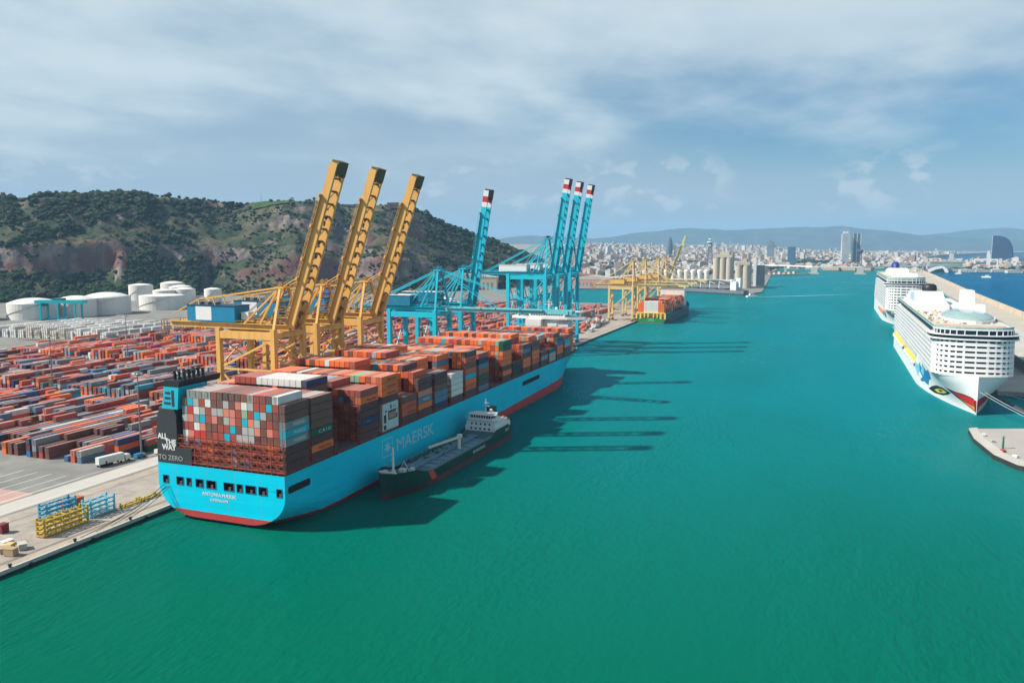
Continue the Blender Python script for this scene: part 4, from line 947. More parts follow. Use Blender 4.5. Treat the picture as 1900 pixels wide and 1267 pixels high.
for k in range(9):
    for sg in (-1, 1):
        if sg > 0 and k > 0: continue
        o_ = bpy.data.objects.new('lifeboat', lmesh); col.objects.link(o_)
        wpos = Matrix.Rotation(R(-.6), 4, 'Z') @ Vector((sg*21.2, 130 + k*20 + (24 if k > 3 else 0), 11.6)) + Vector((AX, AY, 0)); o_.location = wpos; o_.rotation_euler.z = R(-.6)
        tag(o_, ('%s yellow lifeboat from the painted bow, hung along the white cruise ship side' % ordn(k + 1)) if sg < 0 else 'yellow lifeboat on the pier side of the white cruise ship', 'lifeboat', 'yellow lifeboats on the nearest cruise ship')
sl_ = MB(); sl_.box(-16.8, 16.8, 121, 352, 9.7, 20.0, 0)
for k in range(44):
    for sg in (-1, 1): sl_.box(min(sg*16.82, sg*16.95), max(sg*16.82, sg*16.95), 123 + k*5.1, 126.4 + k*5.1, 12.2 + (k % 2)*3.6, 14.2 + (k % 2)*3.6, 1)
sl_.build('promenade', [mat('promenade_wall', (206, 200, 190), .7, .12, .3), glz], aida)
pl_ = MB(); r6 = random.Random(9)
for k in range(30):
    for sg in (-1, 1): pl_.box(sg*20.6 - .22, sg*20.6 + .22, 122 + k*7.6, 122.5 + k*7.6, 9.7, 20.1, 0); pl_.beam((sg*20.6, 122.2 + k*7.6, 19.6), (sg*22.6, 122.2 + k*7.6, 17.4), .35, .3, 0)
for k in range(110):
    sg = r6.choice((-1, 1)); y_ = r6.uniform(123, 345); pl_.cbox((sg*r6.uniform(17.6, 20.0), y_, 10.4 + r6.uniform(0, 1)), (r6.uniform(.6, 1.8), r6.uniform(.8, 4), r6.uniform(.8, 3)), r6.choice((1, 2, 3)))
pl_.build('promenade_gear', [deckw, mat('salmon_awning', (196, 140, 124), .8, .2), steel, mat('teak_brown', (140, 104, 84), .8, .2)], aida)['kind'] = 'stuff'
# upper works: lazy river dome, funnel casing, white towers
dmz = MB(); prof = []
for i in range(9):
    a = math.pi/2*i/8; prof.append((16*math.cos(a), 4.6*math.sin(a)))
dmz.lathe((0, 0, 0), prof, 28); dome = dmz.build('glass_dome', paleg, aida, smooth=True); dome.scale = (.95, 2.5, 1); dome.location = (5, 96, ztop + 1.4)
dr = MB()
for k in range(28):
    a = 2*math.pi*k/28; a2 = 2*math.pi*(k+1)/28; dr.beam((5 + 15.4*math.cos(a), 96 + 40.4*math.sin(a), ztop + 1.0), (5 + 15.4*math.cos(a2), 96 + 40.4*math.sin(a2), ztop + 1.0), .8, 1.9)
dr.build('dome_rim', deckw, aida)
cs = MB()
cs.prismx([(170, ztop), (292, ztop), (292, ztop+5), (262, ztop+11), (216, ztop+12), (196, ztop+6.5), (170, ztop+4)], -16, 4, 0)
cs.prismx([(128, ztop), (158, ztop), (154, ztop+17), (136, ztop+17)], 8, 15, 0); cs.prismx([(100, ztop), (120, ztop), (116, ztop+9), (104, ztop+9)], 12, 17, 0)
cs.box(-18, 18, 172, 290, ztop, ztop + 2.4, 0); cs.build('funnel_casing', deckw, aida)
sldd = MB(); sldd.prismx([(214, ztop+4), (256, ztop+3), (250, ztop+9.6), (222, ztop+10.6)], -16.06, -15.98); sldd.build('blue_side_panel', mat('pale_blue_panel', (186, 204, 226), .5, .05), aida)
fx = MB(); fx.lathe((-4, 232, ztop + 11.5), [(5.4, 0), (5.6, 2), (5.2, 4.6), (3.4, 6), (.05, 6.2)], 16); fx.build('funnel', black, aida, smooth=True)
dk2 = MB(); r4 = random.Random(5)
for k in range(150):
    y_ = r4.uniform(56, 170); x_ = r4.uniform(-18, 18)
    dk2.cbox((x_, y_, ztop + .5), (r4.uniform(.5, 2.2), r4.uniform(.6, 3), r4.uniform(.3, 1.4)), r4.choice((0, 0, 1, 2)))
for k in range(20): dk2.cbox((r4.uniform(-14, 14), r4.uniform(292, 312), ztop + .8), (2, 2, r4.uniform(.8, 2)), r4.choice((0, 2)))
for k in range(5): dk2.prism([(-19, 40 + k*0.1), (19, 40 + k*.1), (19, 44), (-19, 44)], ztop + .15, ztop + .2, 1) if k == 0 else None
dk2.build('deck_furniture', [deckw, mat('salmon_awning', (196, 140, 124), .8, .2), steel], aida)['kind'] = 'stuff'
iona, iz, i_hb, ifr = cruise('farther white cruise ship with a union flag painted on its bow and a blue funnel', 284.5, 838, 345, 21.5, 18.0, 57.5, 47.5, dict(n=9, y=24), R(-.6))
for sg in (-1, 1):
    for pts, m_, of in ([(3, 12), (10, 16), (42, 17), (48, 12), (30, 9), (10, 7)], mat('flag_navy', (28, 42, 104), .5, .1), .06), ([(3, 12.6), (26, 14), (48, 15.4), (48, 13), (26, 11.4), (3, 10)], mat('flag_red', (196, 36, 52), .5, .1), .14), ([(2, 14), (26, 15.2), (46, 17.2), (46, 11), (26, 10.2), (2, 8.6)], clean_white, .1):
        decal(iona, i_hb, dense(pts, 3), sg, of, 'flag_emblem', m_)
ib = MB()
for k in range(7): ib.box(-23.6, -21.6, 66 + k*14, 77 + k*14, 11, 14.5)
ib.build('tender_row', mat('tender_salmon', (232, 150, 120), .5, .1), iona)
fu = MB(); fu.lathe((0, 0, 0), [(5, 0), (5.6, 6), (5.2, 14), (3, 17), (.05, 17.6)], 16); fo = fu.build('funnel', mat('funnel_blue', (28, 60, 142), .45, .08), iona, smooth=True); fo.location = (-2, 205, iz); fo.scale = (1, 2.0, 1)
uw = MB(); uw.prismx([(150, iz), (250, iz), (240, iz+6), (180, iz+9), (160, iz+5)], -12, 12); uw.prismx([(60, iz), (90, iz), (84, iz+5), (66, iz+5)], -14, 14)
for k in range(9): uw.tube((r4.uniform(-15, 15), 40 + k*22, iz), (r4.uniform(-15, 15), 40 + k*22, iz + r4.uniform(5, 12)), .5, .3, n=6)
uw.build('upper_works', deckw, iona)
# small dark tender alongside the pier, gangways and mooring lines ahead of the near cruise ship
gw_ = MB(); gw_.beam((297, 296, 3.6), (286, 356, 6.2), 1.6, .5); gw_.beam((297, 296, 4.8), (286, 356, 7.4), .12)
for k in range(8): gw_.beam((297 - 11*k/8, 296 + 60*k/8, 3.6 + 2.6*k/8), (297 - 11*k/8, 296 + 60*k/8, 4.8 + 2.6*k/8), .12)
tag(gw_.build('floating_boom', mat('dark_pontoon', (86, 82, 78), .8, .2)), 'dark narrow pontoon walkway between the painted bow and the pier pad', 'walkway')
for i, (a, b) in enumerate((((274.2, 299, 13.6), (300, 262, 3)), ((276, 302, 13.8), (303, 262, 3)), ((282, 309, 15.5), (306, 340, 3.4)))):
    p0, p1 = Vector(a), Vector(b); ln = MB(); prev = p0
    for k in range(1, 7):
        t_ = k/6; c_ = p0.lerp(p1, t_) - Vector((0, 0, 4*t_*(1-t_))); ln.tube(prev, c_, .13, n=5, cap=False); prev = c_
    tag(ln.build('mooring_line', mat('pale_rope', (190, 196, 196), .9, .1)), 'pale mooring rope from the bow with painted lips to the pier', 'rope', 'ropes of the near cruise ship')

# green sterned container ship farther up the quay
cs_ = thing('container_ship', 'smaller container ship with green stern and yellow deck posts at the far quay', 'container ship', (-7.6, 781, 0))
gh = mat('stern_green', (20, 140, 78), .45, .08); tealh = mat('teal_blue_hull', (26, 74, 100), .5, .1, .1, streak=1); yp = mat('post_yellow', (240, 206, 90), .5, .05)
def c_hb(Y, z):
    b = 18.2
    if Y > 180: b = 18.2*(1 - ((Y-180)/56)**2.2)
    if Y < 20 and z < 3: b *= .9
    return max(.05, b)
o_, rg = loft([0, 6, 14, 30, 80, 140, 180, 195, 208, 220, 230, 235], c_hb, lambda Y: 10.5 + 5*sm(170, 235, Y), lambda Y: [10.5 + 5*sm(170, 235, Y), 8, 6, 4, 2, .6, -2], (5,), [tealh, bootm], 'hull', cs_)
stn = MB(); stn.add([(-18.25, -.08, 7), (18.25, -.08, 7), (18, -.08, 4), (15.5, -.08, 1.6), (10, -.08, .4), (-10, -.08, .4), (-15.5, -.08, 1.6), (-18, -.08, 4)], [(7,6,5,4,3,2,1,0)]); stn.build('stern_plate', gh, cs_)
op = MB(); op.box(-17.6, 17.6, -.14, -.02, 7.2, 10.4); op.build('stern_opening', mat('rust_brown_shade', (112, 70, 52), .7, .3), cs_)
for k in range(8):
    x = (-17.8, -12.6, -8, -3.4, 3.4, 8, 12.6, 17.8)[k]; MB().box(x - .8 - (.6 if k in (0, 1, 6, 7) else 0), x + .8, -.6, -.16, 5.6 if k in (0, 1, 6, 7) else 7.2, 12.2).build('stern_post', yp, cs_)
by = MB(); by.box(-18, 18, -.5, 2, 12.2, 13.4); by.box(-18, 18, -.3, 0, 10.2, 10.6); by.build('stern_beam', yp, cs_)
text('COSCO', 'lettering', clean_white, cs_, 2.2, (0, -.2, 4.4), (R(90), 0, 0), 'CENTER'); text('HONG KONG', 'lettering', clean_white, cs_, 1.2, (0, -.2, 2.8), (R(90), 0, 0), 'CENTER')
hs = MB(); hs.box(-17, 17, 150, 164, 13, 36); hs.box(-18.2, 18.2, 149, 156, 36, 39); hs.build('deckhouse', white, cs_)
MB().box(-16, 16, 148.9, 148.97, 36.8, 38.2).build('window', glass, cs_)
for k in range(12):
    y = 781 + 3 + k*17.5
    if 145 < y - 781 < 168: continue
    for r_ in range(13):
        x = -7.6 + 16.2 - 1.3 - r_*2.53
        if k > 9 and (r_ < 2 or r_ > 10): continue
        nt3 = (5 if k == 0 else 6 - (k % 3 == 1)) - (1 if r_ in (0, 12) else 0)
        if k == 1 and 5 <= r_ <= 10: nt3 = 7
        for t_ in range(nt3):
            c = 'orange' if k == 0 and (r_ < 3 or r_ > 9) else ('white' if k == 0 else wpick(MID if k > 4 else [('orange', 3), ('rust red', 3), ('salmon', 3), ('brown', 2)]))
            if k == 1 and t_ >= 5: c = 'burnt orange'
            reg(x, y + BL/2 - 2, 13.4 + t_*TH if k == 0 else 11 + t_*TH, BL, c, '%s bay of the green sterned ship' % ordn(k+1), 'containers on the green sterned ship')
# grey bulk carrier by the silos
bk = thing('bulk_carrier', 'grey bulk carrier with white deckhouse moored below the grain silos', 'bulk carrier', (-101, 1534, 0), math.atan2(-90, 150) + math.pi/2 - math.pi/2)
bk.rotation_euler.z = math.atan2(1430 - 1534, 62 + 101)
def b_hb(Y, z): return max(.05, 11*(1 - (1 - Y/22)**2.2) if Y < 22 else 11 - (3*((Y-165)/15)**2 if Y > 165 else 0))
o_, rg = loft([0, 4, 10, 22, 60, 120, 165, 180], b_hb, lambda Y: 9, lambda Y: [9, 6, 4, 2.5, 0, -2], (3,), [mat('grey_hull', (112, 120, 128), .5, .1, streak=1), mat('dark_hull_bottom', (54, 50, 54), .6, .1)], 'hull', bk)
bk.children[0].rotation_euler.z = -math.pi/2; dk_ = deckfill(rg, -.1, 'deck', mat('bulk_deck', (96, 90, 88), .8, .2), bk); dk_.rotation_euler.z = -math.pi/2
hb_ = MB()
for k in range(5): hb_.box(20 + k*24, 38 + k*24, -7.5, 7.5, 9, 11.4)
hb_.build('hatch_cover', mat('hatch_dark_grey', (74, 78, 84), .7, .2), bk)
for k in range(4):
    m_ = MB(); m_.tube((41 + k*24, 0, 9), (41 + k*24, 0, 25), 1.2, .9); m_.beam((41 + k*24, 0, 24), (55 + k*24, 0, 20), .8); m_.build('deck_crane', white, bk)
m_ = MB(); m_.box(148, 162, -9.5, 9.5, 9, 27); m_.box(148, 154, -10.8, 10.8, 27, 30); m_.box(158, 168, -4, 4, 15, 33); m_.build('deckhouse', clean_white, bk)
# launches and the pilot boat
def launch(label, x, y, s, rz, wake=0):
    t = thing('motor_launch', label, 'boat', (x, y, 0), rz)
    m_ = MB(); m_.prism([(-2*s, -5*s), (2*s, -5*s), (2.1*s, 2*s), (0, 7*s), (-2.1*s, 2*s)], -.4, 1.5*s); m_.build('hull', clean_white, t)
    m_ = MB(); m_.prismx([(-2.5*s, 1.5*s), (2.6*s, 1.5*s), (1.6*s, 3.4*s), (-2.2*s, 3.4*s)], -1.4*s, 1.4*s); m_.build('cabin', clean_white, t)
    m_ = MB(); m_.box(-1.44*s, 1.44*s, -1.9*s, 1.4*s, 2.3*s, 3.0*s); m_.tube((0, -1*s, 3.4*s), (0, -1*s, 5*s), .1*s); m_.build('window', glass, t)
launch('white pilot launch trailing a wake off the silo pier', 66, 1378, 2.0, R(-60))
launch('white motor boat on the open sea beyond the breakwater, nearer of two', 668, 2660, 2.3, R(70)); launch('white motor boat on the open sea beyond the breakwater, farther of two', 640, 3020, 1.8, R(70))
foam = mat('wake_foam', (176, 206, 206), .7, .3, .2)
wk = MB()
for a, b, w0, w1 in (((70, 1384), (150, 1450), 1.2, 3.0), ((150, 1450), (262, 1560), 3.0, .8)):
    d = Vector((b[0]-a[0], b[1]-a[1])).normalized(); nx, ny = -d.y, d.x
    wk.add([(a[0]-nx*w0, a[1]-ny*w0, .05), (a[0]+nx*w0, a[1]+ny*w0, .05), (b[0]+nx*w1, b[1]+ny*w1, .05), (b[0]-nx*w1, b[1]-ny*w1, .05)], [(3, 2, 1, 0)])
tag(wk.build('water_wake', foam), kind='structure')
# ------------------------------------------------------------------ hill (terrain), its rock faces and woods
def hill_mat():
    m = bpy.data.materials.new('hill_slope'); m.use_nodes = True; t = m.node_tree; bs = t.nodes['Principled BSDF']; k = t.links.new
    g = t.nodes.new('ShaderNodeNewGeometry')
    def noise(s, d, sc=(1, 1, 1)):
        mp = t.nodes.new('ShaderNodeMapping'); k(g.outputs['Position'], mp.inputs[0]); mp.inputs['Scale'].default_value = sc
        n = t.nodes.new('ShaderNodeTexNoise'); k(mp.outputs[0], n.inputs['Vector']); n.inputs['Scale'].default_value = s; n.inputs['Detail'].default_value = d; n.inputs['Roughness'].default_value = .62; return n.outputs[0]
    def mr(x, a, b, c=0, d=1):
        n = t.nodes.new('ShaderNodeMapRange'); n.interpolation_type = 'SMOOTHSTEP'; k(x, n.inputs[0])
        for i, v in enumerate((a, b, c, d)): n.inputs[i+1].default_value = v
        return n.outputs[0]
    def mix(f, a, b):
        n = t.nodes.new('ShaderNodeMix'); n.data_type = 'RGBA'; k(f, n.inputs[0])
        for i, v in ((6, a), (7, b)):
            if isinstance(v, tuple): n.inputs[i].default_value = v
            else: k(v, n.inputs[i])
        return n.outputs[2]
    scrub = mix(mr(noise(.012, 5), .42, .6), srgb(62, 74, 54), srgb(108, 100, 78))
    scrub = mix(mr(noise(.05, 4), .5, .66), scrub, srgb(36, 48, 40))
    sp = t.nodes.new('ShaderNodeSeparateXYZ'); k(g.outputs['Position'], sp.inputs[0])
    rock = mix(mr(noise(.03, 7, (1, 1, .25)), .42, .6), srgb(100, 92, 90), srgb(146, 132, 122))
    rock = mix(mr(noise(.008, 3), .5, .62), rock, srgb(116, 82, 74))
    nr = t.nodes.new('ShaderNodeSeparateXYZ'); k(g.outputs['True Normal'], nr.inputs[0])
    av = t.nodes.new('ShaderNodeMath'); av.operation = 'MULTIPLY_ADD'; k(noise(.03, 4), av.inputs[0]); av.inputs[1].default_value = -.3; k(nr.outputs[2], av.inputs[2])
    c = mix(mr(av.outputs[0], .38, .5), rock, scrub)
    dk_ = t.nodes.new('ShaderNodeMix'); dk_.data_type = 'RGBA'; dk_.blend_type = 'MULTIPLY'; dk_.inputs[0].default_value = 1; k(c, dk_.inputs[6]); dk_.inputs[7].default_value = (.74, .76, .80, 1); k(dk_.outputs[2], bs.inputs['Base Color']); bs.inputs['Roughness'].default_value = .95; bs.inputs['Specular IOR Level'].default_value = .1
    bp = t.nodes.new('ShaderNodeBump'); bp.inputs['Strength'].default_value = .8; bp.inputs['Distance'].default_value = 6; k(noise(.06, 6), bp.inputs['Height']); k(bp.outputs[0], bs.inputs['Normal'])
    return m
AZ = [(-66, 190), (-58, 190), (-53, 192), (-50.2, 201), (-47, 206), (-45.7, 207), (-42.8, 200), (-39.5, 193), (-36, 193), (-33.9, 194), (-30, 191), (-28.1, 188), (-26.9, 172), (-25.8, 152), (-24.7, 137), (-22.9, 116), (-21.6, 100), (-20.6, 84), (-19, 58), (-17, 22), (-15.5, 8)]
def lerp_tab(tab, x):
    for (a, va), (b, vb) in zip(tab, tab[1:]):
        if x <= b: return va + (vb-va)*max(0, (x-a)/(b-a))
    return tab[-1][1]
HFOOT = [(-66, 1560), (-50, 1600), (-40, 1640), (-30, 1640), (-24, 1720), (-20, 1900), (-15, 2100)]
HRDG = [(-66, 1930), (-50, 1950), (-40, 1960), (-30, 1940), (-26, 2000), (-22, 2160), (-15, 2300)]
PROF = [(0, 0), (.05, .02), (.2, .13), (.3, .25), (.335, .48), (.42, .55), (.6, .72), (.8, .9), (.95, .985), (1.0, 1.0), (1.15, .98), (1.6, .6), (2.2, .1)]
PROF_R = [(0, 0), (.05, .03), (.15, .16), (.22, .36), (.32, .44), (.5, .6), (.75, .85), (.95, .98), (1.0, 1.0), (1.15, .98), (1.6, .6), (2.2, .1)]
def hill_pt(az, v):
    f_, r_ = lerp_tab(HFOOT, az), lerp_tab(HRDG, az); zr = lerp_tab(AZ, az)
    d = f_ + (r_ - f_)*v + 46*fbm(az*.13, v*.9, 3)*(1 if v < .9 else .4)
    wv = .5 + .9*fbm(az*.09, .3, 9)
    mixr = max(sm(-44, -36, az), .85*sm(.02, .3, fbm(az*.16 + 7.3, .5, 4))); v_ = v; v = v*(1 + .16*fbm(az*.21, 2.2, 8)) if v < 1 else v
    pz = lerp_tab(PROF, v)*(1-mixr) + lerp_tab(PROF_R, v)*mixr
    v = v_
    if v < 1: pz = pz + .035*math.sin(v*38 + az*.6)*sm(-42, -34, az)*sm(.2, .4, v) + .06*fbm(az*.35, v*3.2, 5)*sm(0, .2, v)*(1-v)
    z = 2 + (zr - 2)*max(0, pz) + 3.5*fbm(az*.9, v*6, 1)*min(1, v*6)
    a = R(az); return Vector((CAM.x + d*math.sin(a), CAM.y + d*math.cos(a), z - (2.5 if v < .01 else 0)))
NA, NV = 190, 84
hv = []; hf = []
for i in range(NA + 1):
    for j in range(NV + 1): hv.append(hill_pt(-66 + 50.5*i/NA, 2.2*(j/NV)**1.25))
for i in range(NA):
    for j in range(NV): hf.append((i*(NV+1)+j, i*(NV+1)+j+1, (i+1)*(NV+1)+j+1, (i+1)*(NV+1)+j))
hm_ = MB(); hm_.add(hv, hf); hill = hm_.build('hill', hill_mat(), smooth=True); tag(hill, kind='structure')
# woods: thousands of small crowns, each an uneven lump of leaf facets
ICO = []
ph = (1 + 5**.5)/2
for a, b in ((1, ph), (-1, ph), (1, -ph), (-1, -ph)): ICO += [(0, a, b), (a, b, 0), (b, 0, a)]
ICO = [Vector(v).normalized() for v in ICO]
ICOF = []
for i in range(12):
    for j in range(i+1, 12):
        for k in range(j+1, 12):
            if all((ICO[p]-ICO[q]).length < 1.1 for p, q in ((i, j), (j, k), (i, k))):
                nrm = (ICO[j]-ICO[i]).cross(ICO[k]-ICO[i]); ICOF.append((i, j, k) if nrm.dot(ICO[i]) > 0 else (i, k, j))
leaf = [mat('foliage_dark', (40, 56, 42), .9, .3, .2, spec=.1), mat('foliage_olive', (56, 68, 44), .9, .3, .2, spec=.1), mat('foliage_green', (46, 68, 42), .9, .3, .2, spec=.1), mat('foliage_dry', (92, 82, 60), .9, .3, .2, spec=.1)]
def crown(mb, c, r, h, r_, m):
    vs = [(c[0] + v.x*r*r_.uniform(.65, 1.25), c[1] + v.y*r*r_.uniform(.65, 1.25), c[2] + h*(.5 + .5*v.z*r_.uniform(.7, 1.2))) for v in ICO]
    mb.add(vs, ICOF, m)
wd = MB(); r5 = random.Random(11); cnt = 0
while cnt < 13000:
    az = r5.uniform(-60, -16.5); v = r5.random()**1.0*1.04
    den = .5 + .9*fbm(az*.22, v*3.1, 20)
    left = 1 - sm(-46, -38, az)
    cliff = (.28 < v < .40) if left > .5 else (.12 < v < .3 and az < -25)
    if cliff and r5.random() < .72: continue
    keep = .95 if v < .27 and left > .3 else (.85*left + (1-left)*(.34 if v > .3 else .6))
    if az > -27: keep = .95
    cl_ = fbm(az*.9, v*9, 31)
    if r5.random() > keep*max(.04, min(1, (den + cl_*.9 - .2)*1.5)): continue
    p = hill_pt(az, v); s_ = r5.choice((1.6, 2.4, 3.2, 4.2, 5.4))*r5.uniform(.8, 1.2)*(1.15 if left > .5 or az > -27 else .8)
    m_ = r5.choices((0, 1, 2, 3), (5, 3, 2.5, .6) if left > .5 or az > -27 else (4, 4, 2, 3))[0]
    crown(wd, (p.x, p.y, p.z - 1), s_, s_*r5.uniform(1.2, 1.9), r5, m_); cnt += 1
tag(wd.build('hillside_wood', leaf), kind='stuff')
# trees one can tell apart on the skyline
bark = mat('bark', (78, 62, 50), .9, .2, .5)
def tree(label, az, v, s_, kind, group):
    p = hill_pt(az, v); t = thing('pine_tree' if kind else 'broadleaf_tree', label, 'tree', p, 0, group); r_ = random.Random(int(az*100))
    tr = MB(); tr.tube((0, 0, -2), (.2*s_, 0, s_*1.3), s_*.1, s_*.05, 7)
    for k in range(5): a = k*1.3; tr.tube((0, 0, s_*.7), (math.cos(a)*s_*.7, math.sin(a)*s_*.7, s_*1.3), s_*.05, s_*.02, 5)
    tr.build('trunk', bark, t)
    cr = MB()
    for k in range(34):
        a = r_.uniform(0, 6.3); q = r_.random()**.5*s_; crown(cr, (q*math.cos(a), q*math.sin(a), s_*r_.uniform(.3, 1.25) - q*.25), s_*r_.uniform(.22, .42), s_*r_.uniform(.35, .6), r_, r_.choice((0, 0, 2)))
    cr.build('crown', leaf, t)
for i, (az, s_, lb_) in enumerate(((-40.0, 11, 'big round dark tree beside the small white tower on the hill skyline'), (-39.4, 8, 'round tree touching the big one on the hill skyline'), (-36.4, 6, 'small dark tree on the hill skyline right of the thin mast'), (-34.9, 5.5, 'small tree on the hill skyline left of the first raised boom'), (-42.6, 6, 'low tree on the hill skyline left of the big round tree'), (-33.1, 6, 'dark tree on the hill skyline between the first two raised booms'))):
    tree(lb_, az, .985, s_, 0, 'trees on the hill skyline')
def hill_house(label, az, v, wdt, dep, hgt, c, rot=0):
    p = hill_pt(az, v); t = thing('hill_building', label, 'building', (p.x, p.y, p.z - 2), R(-az + rot))
    m_ = MB(); m_.box(-wdt/2, wdt/2, -dep/2, dep/2, 0, hgt + 2); m_.build('wall', c, t)
    m_ = MB(); m_.box(-wdt/2 - .3, wdt/2 + .3, -dep/2 - .3, dep/2 + .3, hgt + 2, hgt + 2.6); m_.build('roof', mat('hill_roof', (150, 130, 120), .8, .1), t)
    m_ = MB()
    for k in range(max(1, int(wdt/4))): m_.box(-wdt/2 + 1.4 + k*4, -wdt/2 + 2.8 + k*4, -dep/2 - .06, -dep/2 - .01, hgt*.45, hgt*.45 + 1.8)
    m_.build('window', glass, t)
stone = mat('castle_stone', (150, 134, 120), .9, .15, .1); offw = mat('offwhite_render', (214, 208, 196), .85, .08)
hill_house('long low stone fort wall along the hill skyline behind the raised yellow booms', -32.3, .99, 78, 20, 7, stone)
hill_house('square stone fort bastion at the end of the hill skyline', -29.2, .985, 30, 18, 10, stone)
hill_house('small white tower on the hill skyline left of the big round tree', -40.9, .99, 6, 6, 9, offw)
hill_house('small pale block on the hill brow below the skyline trees', -36.0, .93, 7, 6, 7, offw)
hill_house('white hut halfway down the hill between the first two raised booms', -32.6, .62, 9, 7, 5, clean_white)
p = hill_pt(-38.0, .98); mst = MB(); mst.tube((0, 0, -1), (0, 0, 22), .5, .2, 6); tag(mst.build('radio_mast', steel, loc=p), 'thin radio mast standing on the hill skyline', 'mast')
lw_ = MB()
for i in range(12):
    for j in range(6):
        a0 = -38.6 + i*.2; v0 = .8 + j*.024; P4 = [hill_pt(a0 + da, v0 + dv_) + Vector((0, 0, 2.2)) for da, dv_ in ((0, 0), (.2, 0), (.2, .024), (0, .024))]
        lw_.add(P4, [(0, 1, 2, 3)])
tag(lw_.build('hill_meadow', mat('bright_grass', (64, 92, 52), .95, .25, .05, spec=.1)), kind='stuff')

# ------------------------------------------------------------------ storage tanks at the foot of the hill
tankm = mat('tank_white', (236, 233, 227), .5, .05, .06, streak=1, dirt=(190, 180, 168), dirt_amt=.35)
def tank(label, x, y, r, h, dome_):
    t = thing('storage_tank', label, 'storage tank', (x, y, QZ), 0, 'white tanks below the hill')
    m_ = MB(); m_.lathe((0, 0, 0), [(r, 0), (r, h*.33), (r+.12, h*.33+.05), (r+.12, h*.35), (r, h*.35+.05), (r, h*.66), (r+.12, h*.66+.05), (r+.12, h*.68), (r, h*.68+.05), (r, h)], 40); m_.build('shell', tankm, t, smooth=False)
    m_ = MB(); m_.lathe((0, 0, h), [(r+.2, 0), (r+.2, .35), (r*.85, dome_*.35), (r*.6, dome_*.7), (r*.3, dome_*.92), (.05, dome_)], 40); m_.build('roof', tankm, t, smooth=True)
    m_ = MB()
    for k in range(22): a = -2.6 + k*.1; m_.beam((( r+.3)*math.cos(a), (r+.3)*math.sin(a), k*h/22), ((r+.3)*math.cos(a+.1), (r+.3)*math.sin(a+.1), (k+1)*h/22), .7, .15)
    for k in range(36): a = k*math.pi/18; m_.beam((r*math.cos(a), r*math.sin(a), h+.3), (r*math.cos(a), r*math.sin(a), h+1.4), .12)
    m_.build('stair_rail', steel, t)
for lb_, x, y, r_, h_, d_ in (('wide low domed tank at the left edge of the tank row', -772, 545, 30, 20, 7), ('wide domed tank behind the cyan yard gantry', -748, 590, 25, 22, 6), ('largest domed tank right of the cyan yard gantry', -748, 640, 31, 23, 7), ('tall tank standing behind the largest domed one', -930, 880, 20, 26, 3), ('tall tank in the rear beside the broad flat one', -935, 960, 21, 26, 4), ('broad flat roofed tank in front of the two tall rear tanks', -740, 735, 33, 20, 2.5), ('small tank peeping out between rear tanks', -895, 935, 12, 22, 2), ('mid sized tank fourth from the right end', -860, 900, 19, 23, 4), ('tank second from the right end of the row', -800, 845, 17, 23, 3), ('rightmost tank of the row', -765, 872, 14, 22, 3), ('grey sided tank third from the right end', -815, 815, 17, 22, 3), ('pale tank half cut by the left picture edge', -818, 500, 26, 18, 5)):
    tank('white ' + lb_, x, y, r_, h_, d_)
# cyan yard gantry in front of the tanks
cyan = mat('gantry_cyan', (20, 190, 200), .45, .06)
def gantry(x, y):
    t = thing('yard_gantry', 'bright cyan gantry crane standing in front of the white tanks', 'gantry crane', (x, y, QZ), R(20))
    for lx in (-22, 0, 22):
        for ly in (-8, 8): MB().box(lx - 1, lx + 1, ly - 1, ly + 1, 0, 22).build('leg', cyan, t)
        MB().box(lx - 1.2, lx + 1.2, -9.5, 9.5, .2, 2).build('sill_beam', cyan, t)
    for ly in (-4, 4): MB().box(-31, 31, ly - 1.6, ly + 1.6, 21.5, 25.5).build('girder', cyan, t)
    MB().box(-8, 4, -5, 5, 25, 28).build('machinery_house', blu2, t); MB().box(-24, -18, -3, 3, 18, 21.5).build('trolley', blu2, t)
    MB().box(-12, 12, -9, 9, -1, 3.5).build('base_platform', blu2, t)
gantry(-716, 540)
# refrigerated racks
def rack(label, x, y, ln):
    t = thing('reefer_rack', label, 'rack', (x, y, QZ)); m_ = MB()
    for k in range(int(ln/3)):
        for z in range(6): m_.beam((k*3, 0, z*2.6), (k*3 + 3, 0, z*2.6), .25)
        m_.beam((k*3, 0, 0), (k*3, 0, 15), .3); m_.beam((k*3, 2.4, 0), (k*3, 2.4, 15), .3); m_.beam((k*3, 0, 2.6*(k % 5)), (k*3 + 3, 0, 2.6*(k % 5) + 2.6), .2)
    m_.build('frame', mat('rack_brown_steel', (150, 122, 96), .7, .25, .3), t)
rack('brown steel plug rack in front of the white refrigerated stacks', -560, 360, 66)
